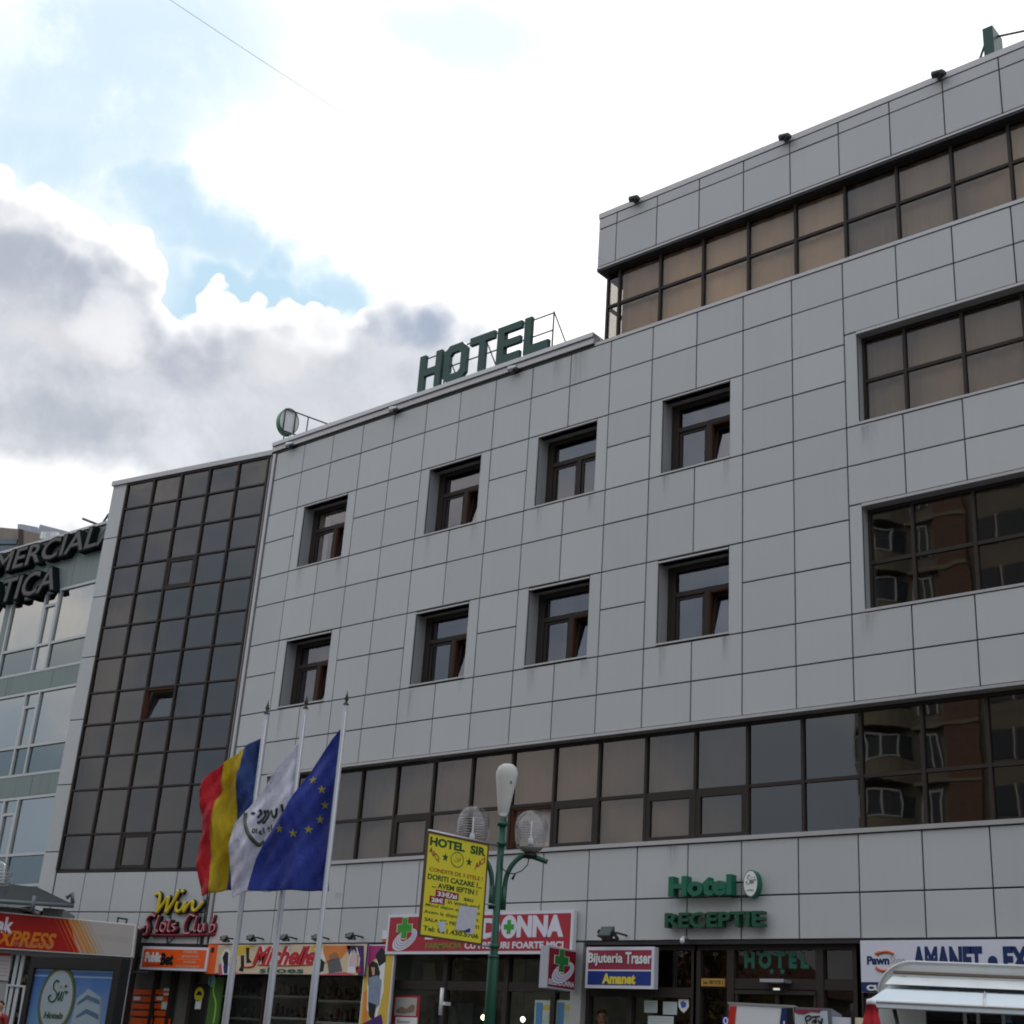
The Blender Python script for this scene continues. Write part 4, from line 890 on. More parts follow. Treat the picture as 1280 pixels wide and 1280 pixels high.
for x0, x1, lab in ((669, 689, 'blue and yellow leaflet poster in the right pharmacy window'), (696, 714, 'blue and cream leaflet poster in the narrow window by the pilaster')):
    p_ = thing('poster', FM.P(*FM.at((x0+x1)/2, 1270, 0), 0), lab, 'poster'); FM.pbox('sheet', p_, mat('leaflet_pale', (.42, .5, .42), .5, var=.3, vscale=6), x0, 1250, x1, 1300, D0-.037, D0-.03)
    FM.pbox('print', p_, mat('leaflet_blue', (.08, .22, .42), .5), x0+1.5, 1253, x0+8, 1285, D0-.03, D0-.027); FM.pbox('print', p_, mat('leaflet_yellow', (.5, .42, .1), .5), x0+9, 1256, x1-2, 1262, D0-.03, D0-.027)
for px, py, lab in ((604, 1272, 'small lit bulb low in the pharmacy window, left of the lamp post foot'), (653.5, 1274.5, 'bright round lamp inside the pharmacy, right of the lamp post')):
    c = FM.at(px, py, -.6); o = thing('ceiling_lamp', FM.P(c[0], c[1], -.6), lab, 'lamp'); mb = MB(); mb.lathe(FM.P(c[0], c[1], -.6), [(.01,-.045),(.04,-.02),(.045,.01),(.03,.04),(.01,.05)], 10); mb.build('bulb', mat('bulb_glow', (1, .92, .65), .4, emit=6), o); mb = MB(); mb.tube([FM.P(c[0], c[1]+.04, -.6), FM.P(c[0], 3.9, -.6)], .006, 4); mb.build('cord', DKSTEEL, o)
# interiors: shelves with shoes, counters
sh_ = MB(); 
for px in ((275, 314), (334, 392), (396, 452)):
    a_, b_ = fu(px[0], d=-.9), fu(px[1], d=-.9)
    for k, yy in enumerate((1246, 1273)): 
        zz = FM.at(px[0], yy+ (0 if px[0] < 390 else 6), -.9)[1]; FM.hx(sh_, a_, b_, zz, zz+.04, -1.4, -.9)
prop(sh_.build('shop_shelf', mat('shelf_pale', (.6, .63, .6), .5)), 'pale shelves inside the shoe shop window', 'shelf')
random.seed(3); k = 0; ORD = ('first','second','third','fourth','fifth','sixth','seventh','eighth','ninth','tenth','eleventh','twelfth','thirteenth','fourteenth','fifteenth','sixteenth')
SHOEC = [(.05,.02,.015),(.02,.02,.025),(.15,.02,.03),(.02,.05,.05),(.1,.06,.03)]
for px in ((275, 314), (334, 392), (396, 452)):
    a_, b_ = fu(px[0], d=-.9), fu(px[1], d=-.9)
    for yy in (1246, 1273):
        zz = FM.at(px[0], yy+(0 if px[0] < 390 else 6), -.9)[1]+.04; u = a_+.08; nth = 0
        while u < b_-.12:
            h = random.uniform(.1, .3); mb = MB(); mb.tube([FM.P(u, zz+.03, -1.15), FM.P(u+.02, zz+.04, -1.0), FM.P(u, zz+.035, -.93)], [.03, .045, .03], 6); mb.tube([FM.P(u, zz+.03, -1.15), FM.P(u, zz+h, -1.15)], [.035, .045], 6)
            o = mb.build('boot', mat('boot%d' % (k % 5), SHOEC[k % 5], .4)); prop(o, '%s boot, %s from left, %s shelf, %s pane of the shoe shop' % (('brown', 'near black', 'maroon', 'dark teal', 'olive brown')[k % 5], ORD[nth], 'upper' if yy < 1260 else 'lower', {275: 'left', 334: 'middle', 396: 'right'}[px[0]]), 'boot', 'boots on the shoe shop shelves'); nth += 1; k += 1; u += random.uniform(.14, .2)
wl = MB()
FM.hx(wl, 0, fu(484), .88, 3.8, -2.15, -2.0); FM.hx(wl, fu(484), fu(733), .88, 3.8, -2.15, -2.0); FM.hx(wl, fu(455)+.05, fu(480), .88, 3.9, -2, -.1); FM.hx(wl, fu(722), fu(732), .88, 3.9, -2, -.21)
wl.build('room_wall', mat('shop_wall_olive', (.34, .37, .31), .8, var=.3, vscale=2), hotel)
FM.box('counter', hotel, mat('counter_grey', (.12, .16, .16), .6), fu(490), fu(545), .88, 2.9, -1.9, -1.2)
# left wing ground floor: betting shop front
DW = -.12
def wx(x, y=1250): return FWG.at(x, y, DW)[0]
bs = FWG.box('shopfront', hotel, BROWN, wx(165), -.02, 3.76, 3.9, DW-.1, DW+.02)
FWG.box('mullion', bs, FLASH, wx(157.5), wx(161), .92, 3.76, DW-.1, DW+.03)
for x in (191.5, 213, 238, 262): FWG.box('mullion', bs, BROWN, wx(x)-.05, wx(x)+.05, .92, 3.76, DW-.1, DW+.03)
for x0, x1 in ((163.5, 188.5), (193.5, 211)):
    for y0, y1 in ((1236.5, 1243.5), (1245, 1252.5), (1254, 1261.5), (1263, 1270.5), (1272, 1285)):
        FWG.pbox('panel', bs, ORANGE, x0, y0, x1, y1, DW-.0, DW+.015)
for x0, y0, x1, y1 in ((167.5,1245.5,174.5,1250.5),(196,1245.5,203,1250.5),(205,1235,213,1239),(204.5,1241,212,1244.5),(202.5,1252,211,1262)): FWG.pbox('sticker', bs, PURE, x0, y0, x1, y1, DW+.015, DW+.02)
FWG.pbox('panel', bs, BLACK, 241, 1229, 260, 1290, DW, DW+.02); u, z_ = FWG.at(249, 1243, DW+.02); FWG.poly('sticker', bs, YELLOW, ell(u, z_, .13, .15, 18), DW+.02, DW+.025); FWG.poly('sticker', bs, BLACK, [(u-.09, z_-.02), (u+.09, z_-.02), (u+.05, z_+.06), (u-.04, z_+.07)], DW+.025, DW+.028)
FWG.pbox('sticker', bs, PURE, 245, 1249, 250.5, 1261.5, DW+.02, DW+.025)
gp = thing('poster', FWG.P(-.4, 2.6), 'tall green poster with a purple top between the betting shop door and the shoe shop', 'poster')
FWG.pbox('sheet', gp, mat('poster_green', (.06, .16, .03), .5, var=.2), 262.5, 1221, 272, 1290, DW+.03, DW+.05); FWG.ppoly('print', gp, mat('poster_violet', (.28, .08, .2), .5), [(262,1221),(268,1221),(269,1227),(266,1231),(262,1229)], DW+.05, DW+.053)
u, z_ = FWG.at(265, 1226, DW+.05); FWG.poly('print', gp, mat('poster_cyan', (.2, .45, .5), .5), ell(u, z_, .1, .13, 12), DW+.053, DW+.056); FWG.stroke('print', gp, mat('poster_lime', (.35, .6, .08), .5), [FWG.at(x, y, DW+.05) for x, y in ((269,1226),(267,1240),(270,1256),(267,1280))], .02, DW+.055)

# ------------------------------------------------------------------ people
SKIN = mat('skin', (.42, .23, .16), .55, var=.08, vscale=10)
def person(base, face, label, shirt, trousers, hair, H=1.75):
    t = thing('person', base, label, 'person'); k = H/1.75
    f = Vector(face).normalized(); s = Vector((f.y, -f.x, 0)); B_ = Vector(base)
    def p(x, y, z): return B_+s*x*k+f*y*k+Vector((0, 0, z*k))
    def skin(name, V, E_, Rr, m, sub=2):
        me = bpy.data.meshes.new(name); me.from_pydata([p(*v) for v in V], E_, []); o = bpy.data.objects.new(name, me); COL.objects.link(o)
        md = o.modifiers.new('s', 'SKIN'); md.use_smooth_shade = True
        for i, r in enumerate(Rr): me.skin_vertices[0].data[i].radius = (r[0]*k, r[1]*k)
        me.skin_vertices[0].data[0].use_root = True
        sb = o.modifiers.new('b', 'SUBSURF'); sb.levels = sub; sb.render_levels = sub
        dg = bpy.context.evaluated_depsgraph_get(); m2 = bpy.data.meshes.new_from_object(o.evaluated_get(dg)); bpy.data.objects.remove(o); m2.materials.clear()
        for pl_ in m2.polygons: pl_.use_smooth = True
        return link(name, m2, m, t)
    V = [(0,0,.95),(0,0,1.12),(0,0,1.32),(0,.0,1.45),(0,.01,1.53),(0,.02,1.60),(0,.03,1.68),(0,.02,1.73)]
    Rr = [(.15,.11),(.14,.10),(.17,.11),(.10,.08),(.055,.055),(.07,.085),(.078,.095),(.05,.06)]
    E_ = [(i, i+1) for i in range(7)]
    for sd in (-1, 1):
        b = len(V); V += [(sd*.19,0,1.42),(sd*.23,.0,1.15),(sd*.22,.1,.93),(sd*.22,.14,.86)]; Rr += [(.055,.055),(.045,.045),(.035,.035),(.03,.02)]; E_ += [(3,b),(b,b+1),(b+1,b+2),(b+2,b+3)]
        for fi in range(4): c = len(V); V += [(sd*(.205+.018*fi-.02),.16,.82),(sd*(.205+.018*fi-.02),.175,.78+.004*fi)]; Rr += [(.009,.009),(.008,.008)]; E_ += [(b+3,c),(c,c+1)]
        c = len(V); V += [(sd*.185,.17,.86),(sd*.18,.19,.83)]; Rr += [(.011,.011),(.009,.009)]; E_ += [(b+3,c),(c,c+1)]
        b = len(V); V += [(sd*.10,0,.86),(sd*.11,.01,.48),(sd*.11,-.01,.10),(sd*.12,.13,.045)]; Rr += [(.09,.09),(.06,.065),(.045,.045),(.045,.03)]; E_ += [(0,b),(b,b+1),(b+1,b+2),(b+2,b+3)]
    skin('body', V, E_, Rr, SKIN, 2)
    skin('shirt', [(0,0,.92),(0,0,1.12),(0,0,1.32),(0,0,1.45),(-.2,0,1.42),(-.235,0,1.16),(-.23,.08,.97),(.2,0,1.42),(.235,0,1.16),(.23,.08,.97)], [(0,1),(1,2),(2,3),(3,4),(4,5),(5,6),(3,7),(7,8),(8,9)], [(.17,.13),(.16,.12),(.185,.13),(.1,.09),(.07,.07),(.06,.06),(.05,.05),(.07,.07),(.06,.06),(.05,.05)], shirt)
    skin('trousers', [(0,0,.97),(-.10,0,.84),(-.11,.01,.48),(-.11,-.01,.12),(.10,0,.84),(.11,.01,.48),(.11,-.01,.12)], [(0,1),(1,2),(2,3),(0,4),(4,5),(5,6)], [(.165,.125),(.105,.105),(.08,.08),(.07,.07),(.105,.105),(.08,.08),(.07,.07)], trousers)
    skin('hair', [(0,-.045,1.63),(0,-.03,1.70),(0,.02,1.755),(0,.075,1.745)], [(0,1),(1,2),(2,3)], [(.075,.06),(.085,.065),(.075,.045),(.055,.02)], hair)
    for sd in (-1, 1):
        mb = MB(); mb.lathe(p(sd*.032, .108, 1.655), [(.001,-.008),(.011,-.004),(.012,.003),(.001,.008)], 8); mb.build('eye', BLACK, t)
        mb = MB(); mb.tube([p(sd*.018, .118, 1.675), p(sd*.045, .112, 1.677)], .005, 5); mb.build('eyebrow', hair, t)
        mb = MB(); mb.lathe(p(sd*.083, .01, 1.64), [(.001,-.03),(.016,-.015),(.02,.01),(.001,.028)], 8); mb.build('ear', SKIN, t)
    mb = MB(); mb.tube([p(0,.115,1.66), p(0,.135,1.625), p(0,.12,1.612)], [.008,.017,.012], 6); mb.build('nose', SKIN, t)
    mb = MB(); mb.tube([p(-.025,.112,1.585), p(0,.12,1.583), p(.025,.112,1.585)], .007, 5); mb.build('mouth', mat('lips', (.3, .1, .08), .5), t)
    return t
HAIR = mat('dark_hair', (.015, .011, .009), .6)
c = FM.at(752.5, 1264, -.35); person(FM.P(c[0], .88, -.35), (.6, -.8, 0), 'dark haired man in a dark top standing in the doorway under the jewellery sign', mat('dark_shirt', (.02, .02, .024), .8), mat('dark_trousers', (.02, .02, .03), .8), HAIR, H=(c[1]-.88))
v = ray(1.5, 1252); P_ = EYE+v*(27/v.dot(HF)); person((P_.x, P_.y, .88), (.5, -.8, 0), 'brown haired passer-by cut off by the left edge of the picture', mat('red_top', (.25, .03, .03), .8), mat('jeans', (.05, .07, .14), .8), mat('brown_hair', (.09, .04, .02), .6), H=P_.z-.88)

# ------------------------------------------------------------------ neighbouring building
tn = .04
FN = Frame((-6, 2.0, 0), (math.cos(tn), math.sin(tn), 0))
nb = thing('commercial_building', (-14, 6, 0), 'pale green commercial building with wide white framed windows left of the glazed wing', 'building')
NG = mat('pale_green_cladding', (.20, .255, .24), .55, var=.08, vscale=1.5, streak=.18)
WFR = mat('white_window_frame', (.50, .53, .53), .4)
SKYGL = mat('mirror_window', (.94, 1, 1), .03, kind='glass', tint=(.2, .24, .25), bump=.003, spec=3.2)
BLUEGL = mat('spandrel_blue_glass', (.58, .68, .70), .05, kind='glass', tint=(.15, .2, .22), bump=.003, spec=2.6)
strips = [(14.79, 13.05, 12.2), (11.54, 9.85, 8.97), (8.29, 6.63, 5.75)]
zc = [16.62]+[v for s_ in strips for v in (s_[0], s_[2])]+[4.2]
for k in range(0, len(zc)-1, 2):
    for j in range(8): FN.tile('panel', nb, NG, -.8-2.4*(j+1)+.008, -.8-2.4*j-.008, zc[k+1]+.04, zc[k]-.008, -.3, -.0)
FN.box('panel', nb, NG, -.8, 1.5, 4.2, 16.62, -.3, -.0)
mb = MB(); FN.hx(mb, -20, 1.5, 0, 16.5, -9, -.6); mb.build('core', SPAND, nb)
FN.box('coping', nb, FLASH, -20, 1.5, 16.63, 16.72, -.5, .06)
for si, (zt, zm, zb) in enumerate(strips):
    m0_ = FN.at(58, 744)[0]; m1_ = FN.at(75, 740)[0]; bay = 4.55
    w = FN.box('window_band', nb, WFR, -20, -.8, zb-.03, zb+.04, -.12, .01); mb = MB(); FN.hx(mb, -20, -.8, zt-.05, zt+.03, -.12, .01); FN.hx(mb, -20, -.8, zm-.04, zm+.04, -.1, .01)
    edges = []
    for b_ in range(4):
        o_ = -b_*bay
        e0, e1 = m0_+o_, m1_+o_
        for u in (e0, e1): FN.hx(mb, u-.04, u+.04, zb+.04, zt-.05, -.1, .015)
        FN.hx(mb, e0+.04, e1-.04, zt-.5, zt-.42, -.1, .01); FN.hx(mb, e0+.04, e0+.1, zm+.04, zt-.5, -.1, .012); FN.hx(mb, e1-.1, e1-.04, zm+.04, zt-.5, -.1, .012)
        pr_ = e0-1.85
        FN.hx(mb, pr_-.05, pr_+.05, zb+.04, zt-.05, -.1, .018)
        FN.box('pier', nb, NG, pr_-.3, pr_-.055, zb+.04, zt-.05, -.12, .03)
        R_ = -.8 if b_ == 0 else m0_-(b_-1)*bay-2.15
        for (a_, c_) in ((pr_+.05, e0-.04), (e0+.04, e1-.04), (e1+.04, R_)):
            if c_ > a_:
                FN.tile('pane', w, SKYGL, a_, c_, zm+.04, zt-.05, -.06, -.05)
                FN.tile('pane', w, SKYGL if (a_ > e0 and c_ < e1) and si == 0 else BLUEGL, a_, c_, zb+.04, zm-.04, -.06, -.05)
    mb.build('frame', WFR, w)
LET = mat('letter_case', (.008, .014, .015), .8, spec=.1); LIN = mat('letter_neon', (.075, .065, .065), .5)
nl = thing('wall_sign', FN.P(-4, 15.2), 'two rows of black box letters reading COMERCIALA and MATICA on the pale green parapet', 'sign')
def nt(x, y, s=1280/180, d=.3): return FN.at(x/s, 600+y/s, d)
def chanletters(txt, u0, u1, z0, z1):
    FN.text('letter', nl, LET, txt, u0, u1, z0, z1, .0, ext=.24, bold=.045, split=True, shear=.12)
    FN.text('letter_tube', nl, LIN, txt, u0+.04, u1-.04, z0+.05, z1-.05, .10, ext=.3, shear=.12, outline=.012)
a_ = nt(20, 820); b_ = nt(940, 400); 
um, zm_ = nt(100, 795); ur, _ = nt(930, 430)
zl0 = nt(560, 660)[1]; zl1 = nt(560, 480)[1]
wch = (ur-um)/7.6
Wo = ur+.1-(um-2.75*wch); rn = ur+.1+.3+.033*Wo
chanletters('COMERCIALA', rn-1.325*Wo, rn, zl0-.05, zl1+.02)
u2 = nt(480, 900)[0]; z20 = nt(420, 965)[1]; z21 = nt(420, 780)[1]
chanletters('MATICA', u2-7.95*wch, u2, z20-.1, z21+.06)
br = MB(); p0 = nt(880, 400); br.tube([FN.P(p0[0]-.5, 16.7, -.1), FN.P(p0[0]-1.1, 16.95, .2)], .04, 6); br.tube([FN.P(p0[0]-.5, 16.7, -.1), FN.P(p0[0]+.1, 16.9, .1)], .04, 6); br.build('bracket', GREENP, nl)

# ------------------------------------------------------------------ far concrete blocks behind it
FB = frame_at(60, 680, 75, RH)
fb = thing('apartment_block', FB.P(0, -25), 'distant weathered concrete apartment block behind the black box letters', 'building')
BCO = mat('old_concrete', (.26, .22, .185), .9, var=.25, vscale=.6, streak=.3); BC2 = mat('far_bluish', (.33, .36, .42), .9, var=.25, vscale=1.0)
for pts, m_, d0, d1 in (([(-80,652),(20,661),(24,661),(22,720),(-80,720)], BCO, -6, 0), ([(22,655),(27,655),(47,659),(47,720),(22,720)], BC2, -9, -3), ([(47,664),(50,655.5),(95,667),(140,680),(140,720),(47,720)], BC2, -9, -2.5), ([(28,662),(60,670),(75,676),(75,720),(28,720)], BCO, -6, .3)):
    FB.poly('wall', fb, m_, [FB.at(x, y, d1) for x, y in pts], d0, d1)
FB.ppoly('wall', fb, mat('painted_gap_shade', (.06,.05,.05), .9), [(23,661),(29,662),(29,690),(23,690)], 0, .35)  # no wall: dark strip painted for the shade between the blocks
wv = 0
for k in range(-4, 4):
    FB.pbox('window', fb, mat('far_window', (.12, .16, .2), .3), k*5.2+1, 673, k*5.2+4.6, 680, 0, .12); FB.pbox('window', fb, MATS['far_window'], k*5.2+.5, 682, k*5.2+4.1, 692, 0, .12)
FB.box('wall', fb, BCO, -12, 12, -32, -3, -8, -.5)
# rooftop clutter line
mb = MB()
for x in (54, 58, 61, 64, 67, 71): c = FB.at(x, 668, .4); FB.hx(mb, c[0]-.12, c[0]+.1, c[1]-.3, c[1]+.12, .3, .5)
mb.build('railing', PURE, fb)

# ------------------------------------------------------------------ low annex on the left
FA = frame_at(80, 1180, 31.5, RH+HF*.10)
ax = thing('low_shop_building', FA.P(-3, -3.04), 'low shop annex with a grey sheet roof and gutter on the far left', 'building')
AW = mat('annex_wall', (.33, .33, .32), .7, var=.1); RF = mat('roof_sheet', (.03, .034, .036), .95, var=.25, vscale=3, bump=.01, bscale=6)
def A(x, y, d=0): return FA.at(x, y, d)
r0 = A(0, 1125, .5); r1 = A(95, 1131.5, .5)
mb = MB(); pk = A(47, 1109, -2.2); pkl = A(-60, 1097, -2.2); ev = A(93, 1131, .5); evl = A(-70, 1121, .5)
vs = [FA.P(*evl, .5), FA.P(*ev, .5), FA.P(*pk, -2.2), FA.P(*pkl, -2.2)]; vs += [v_-Vector((0, 0, .06)) for v_ in vs]
mb.add(vs, [(0,1,2,3),(7,6,5,4),(0,4,5,1),(1,5,6,2),(2,6,7,3),(3,7,4,0)]); mb.build('roof', RF, ax)
mb = MB(); mb.tube([FA.P(evl[0], evl[1]-.03, .56), FA.P(ev[0], ev[1]-.03, .56)], .045, 8); c = A(42, 1127, .6); mb.tube([FA.P(c[0], c[1]+.12, .55), FA.P(c[0], c[1]-.2, .6)], .05, 8); c = A(89, 1123, .5); mb.tube([FA.P(c[0]-.1, c[1], .5), FA.P(c[0], c[1]+.1, .5), FA.P(c[0]+.05, c[1]-.1, .5)], .05, 6); mb.build('gutter', mat('gutter_grey', (.13, .15, .16), .5), ax)
FA.box('wall', ax, AW, A(-70, 1150)[0], A(25, 1150)[0], -3.04, A(0, 1133)[1], -1.5, 0); FA.box('wall', ax, AW, A(51, 1150)[0], A(77, 1150)[0], -3.04, A(60, 1135)[1], -1.5, 0); FA.box('wall', ax, BLACK, A(25, 1150)[0], A(51, 1150)[0], -3.04, A(0, 1133)[1], -1.5, -.3)
FA.box('wall', ax, mat('annex_dark', (.03, .03, .03), .8), A(77, 1150)[0], A(168, 1160)[0], -3.04, A(77, 1150)[1], -1.5, -.2)
mb = MB(); c = A(36, 1136, .3); mb.tube([FA.P(c[0]-.2, c[1], 0), FA.P(c[0], c[1], .3), FA.P(c[0]+.25, c[1]-.08, .35)], .05, 8); mb.build('lamp_bracket', STEEL, ax)
# the red and grey photo shop sign: tapering lightbox
kd = thing('shop_sign', FA.P(-2, 0), 'long red and grey photo shop sign with orange stripes at the left edge', 'sign')
KG = mat('sign_grey_face', (.42, .39, .36), .45, var=.05); KR = mat('sign_deep_red', (.36, .008, .006), .4, var=.05)
kp = [(-75, 1132.5), (170.5, 1155.5), (165.5, 1196.5), (-75, 1181)]
FA.poly('case', kd, WHITE, [A(*p, .3) for p in kp], .02, .30)
def kpoly(m, pts, d): FA.poly('print', kd, m, [A(*p, .3) for p in pts], .3, .3+d)
kpoly(KG, [(86, 1149), (168.5, 1156.8), (164, 1195), (98, 1190.8)], .006)
kpoly(KR, [(-74, 1134), (86, 1149), (98, 1190.8), (-74, 1180)], .008)
stc = [(.55,.06,.01),(.58,.09,.01),(.6,.13,.01),(.62,.17,.01),(.6,.22,.015),(.55,.24,.03),(.52,.27,.05),(.5,.3,.09),(.48,.33,.15)]
for i, c_ in enumerate(stc):
    xa = 68+i*5.2; w1 = .9+.75*max(0, 4-abs(i-4)); kpoly(mat('stripe%d' % i, c_, .45), [(xa, 1147.2+i*.5), (xa+w1, 1147.3+i*.5), (xa+19.5+w1, 1190.2+i*.22), (xa+19.5, 1190+i*.2)], .012)
a_ = A(-38, 1163, .31); b_ = A(19, 1147, .31); FA.text('lettering', kd, PRINTW, 'Kodak', a_[0], b_[0], a_[1], b_[1], .31, bold=.04)
a_ = A(-14, 1179, .31); b_ = A(71.5, 1166, .31); FA.text('lettering', kd, mat('express_orange', (.62, .20, .01), .4), 'EXPRESS', a_[0], b_[0], a_[1]-.03, b_[1]-.02, .31, bold=.03, shear=.2)
a_ = A(16, 1182, .31); b_ = A(66, 1180, .31); FA.text('lettering', kd, mat('faint_pink', (.5, .2, .18), .4), 'SERVICII DE CALITATE A VIETII', a_[0], b_[0], a_[1], b_[1], .31)
a_ = A(123, 1174.5, .31); b_ = A(163, 1171, .31); FA.text('lettering', kd, mat('faint_grey', (.5, .47, .46), .4), 'FOTO LA MINUT DIGITAL', a_[0], b_[0], a_[1], b_[1], .31)
mb = MB(); c = A(146, 1152, .3); c2 = A(157, 1153, .3)
for u in (c[0], c2[0]): mb.tube([FA.P(u, c[1]-.1, .2), FA.P(u, c[1]+.09, .2)], .022, 6)
mb.tube([FA.P(c[0]-.02, c[1]+.09, .2), FA.P(c2[0]+.02, c[1]+.07, .2)], .022, 6); mb.build('bracket', DKSTEEL, kd)
af = FA.box('shopfront', ax, AW, A(-70, 1190)[0], A(160, 1200)[0], A(0, 1189)[1]-.05, A(0, 1189)[1]+.05, -.1, .03)
for x in (-22, 16, 23, 40, 95, 140): FA.box('mullion', af, WFR, A(x, 1230)[0]-.035, A(x, 1230)[0]+.035, -3.04, A(0, 1190)[1], -.1, .03)
FA.box('pane', af, SHOPGL, A(-70, 1190)[0], A(160, 1200)[0], -3.04, A(0, 1190)[1], -.06, -.05)
FA.box('wall', af, mat('annex_shop_back', (.09, .08, .07), .8), A(-70, 1190)[0], A(160, 1200)[0], -3.04, A(0, 1190)[1], -.7, -.6)
np_ = thing('poster', FA.P(*A(8, 1215), 0), 'white poster with red heading in the annex window at the left edge', 'poster'); FA.ppoly('sheet', np_, mat('poster_pinkish', (.5, .44, .44), .6), [(-15,1187.5),(15,1189),(10,1226),(-18,1224)], .03, .04); FA.ppoly('heading', np_, SIGNRED, [(-14,1190),(14,1191.5),(13.5,1195),(-14,1194)], .04, .045)
for k in range(5): FA.ppoly('print', np_, mat('print_line', (.25, .3, .33), .6), [(-12,1200+k*4.5),(11-k*.5,1201+k*4.5),(11-k*.5,1202+k*4.5),(-12,1201+k*4.5)], .04, .045)
for k, (x, y, c_) in enumerate(((26,1196,(.3,.32,.36)),(33,1200,(.06,.03,.12)),(25,1205,(.35,.05,.12)),(31,1218,(.1,.25,.2)),(26,1222,(.3,.2,.15)),(18,1256,(.05,.05,.05)),(20,1266,(.2,.28,.4)))):
    o = thing('display_item', FA.P(*A(x, y), -.2), 'small framed %s picture displayed in the annex window' % ('pale grey', 'dark violet', 'crimson', 'green', 'tan', 'black', 'pale blue')[k], 'display item', 'framed pictures in the annex window'); FA.ppoly('frame', o, DKSTEEL, [(x-.7,y-.7),(x+6.7,y-.4),(x+6.2,y+6.2),(x-1.2,y+5.9)], -.25, -.22); FA.ppoly('picture', o, mat('disp%d' % k, c_, .5, var=.3, vscale=9), [(x,y),(x+6,y+.3),(x+5.5,y+5.5),(x-.5,y+5.2)], -.22, -.215)
FA.ppoly('door', af, WFR, [(9,1230),(33,1232),(32,1234.5),(8,1232.5)], .03, .06); FA.ppoly('door', af, WFR, [(8,1230),(11,1230),(2,1290),(-1,1290)], .03, .05); FA.ppoly('door', af, WFR, [(29,1232),(33,1232),(24,1292),(20,1292)], .03, .05)
gb = FA.box('post', ax, FLASH, A(160, 1210)[0], A(163.5, 1210)[0], -3.04, A(165, 1197)[1], -.1, .0)
FA.ppoly('rail', ax, DKSTEEL, [(150,1213),(185,1214),(185,1216.5),(150,1215.5)], -.3, -.25)

# ------------------------------------------------------------------ city light billboard
FC = frame_at(98, 1240, 19, Vector((.987, .154, 0)))
Cz = .12-FC.O.z
cl = thing('advertising_lightbox', FC.P(0, Cz), 'black framed street poster case showing a hotel tower against a blue sky, lower left', 'billboard')
def C(x, y, d=0): return FC.at(x, y, d)
a_ = C(41.5, 1195.6); b_ = C(154.7, 1198.7); l_, r_ = a_[0], b_[0]; zt = (a_[1]+b_[1])/2; zb = zt-1.95
mb = MB()
for q_ in ((l_, l_+.09, zb, zt), (r_-.12, r_, zb, zt), (l_+.09, r_-.12, zt-.14, zt), (l_+.09, r_-.12, zb, zb+.12)): FC.hx(mb, *q_, -.12, .03)
mb.build('frame', BLACK, cl); FC.box('case', cl, BLACK, l_+.01, r_-.01, zb+.01, zt-.01, -.14, -.02); FC.box('pedestal', cl, BLACK, -.25, .25, Cz, zb, -.12, 0)
i0, i1, j0, j1 = l_+.09, r_-.12, zb+.12, zt-.14
gm = bpy.data.materials.new('poster_sky_blue'); gm.use_nodes = True; t_ = gm.node_tree
g_ = t_.nodes.new('ShaderNodeTexCoord'); sx = t_.nodes.new('ShaderNodeSeparateXYZ'); rp = t_.nodes.new('ShaderNodeValToRGB'); mr = t_.nodes.new('ShaderNodeMapRange')
mr.inputs[1].default_value = FC.O.z+j0; mr.inputs[2].default_value = FC.O.z+j1
gg = t_.nodes.new('ShaderNodeNewGeometry'); t_.links.new(gg.outputs['Position'], sx.inputs[0]); t_.links.new(sx.outputs['Z'], mr.inputs[0]); t_.links.new(mr.outputs[0], rp.inputs[0])
rp.color_ramp.elements[0].color = (.22, .42, .62, 1); rp.color_ramp.elements[1].color = (.05, .16, .48, 1); rp.color_ramp.elements[0].position = .3
t_.links.new(rp.outputs[0], t_.nodes['Principled BSDF'].inputs['Base Color']); t_.nodes['Principled BSDF'].inputs['Roughness'].default_value = .25
FC.box('poster', cl, gm, i0, i1, j0, j1, -.02, -.012)
def cp(m, pix, d): FC.ppoly('print', cl, m, pix, -.012, d)
TW = mat('tower_print_light', (.34, .44, .52), .4); TD = mat('tower_print_dark', (.06, .14, .26), .4); TM = mat('tower_print_mid', (.16, .27, .40), .4)
cp(TW, [(96,1248),(109,1238),(125,1246),(124,1290),(86,1290)], -.008); cp(TM, [(110,1235),(120,1241),(128.5,1250),(126,1290),(118,1290),(118,1246),(108,1242)], -.009)
cp(TW, [(107,1238),(110,1236),(120,1243),(119,1246)], -.006)
cp(TD, [(97,1253),(109,1243.5),(109,1249),(96,1257)], -.006); cp(TD, [(109,1243.5),(124,1250),(124,1256),(109,1249)], -.006)
cp(TD, [(95,1270),(108,1261),(108,1267),(95,1273)], -.006); cp(TD, [(108,1261),(123,1268),(123,1275),(108,1267)], -.006)
for x in (112, 115, 118, 121): cp(TM, [(x,1246),(x+.5,1246.3),(x+.5,1254),(x,1253.7)], -.0045)
eu, ez = C(71, 1250, -.01)
FC.poly('logo_ring', cl, mat('ring_green', (.035, .09, .035), .4), ell(eu, ez, .335, .42, 40), -.012, -.005); FC.poly('logo_ring', cl, mat('ring_olive', (.14, .16, .05), .4), ell(eu-.005, ez, .318, .40, 40), -.005, -.003); FC.poly('logo_face', cl, mat('logo_pale', (.42, .5, .55), .35), ell(eu, ez, .285, .365, 40), -.003, -.001)
sirlogo(FC, cl, eu, ez+.07, .24, .002, mat('logo_green', (.01, .09, .045), .4), r=.018)
FC.text('lettering', cl, MATS['logo_green'], 'Hotels', eu-.18, eu+.18, ez-.23, ez-.15, .002, bold=.04, shear=.2)
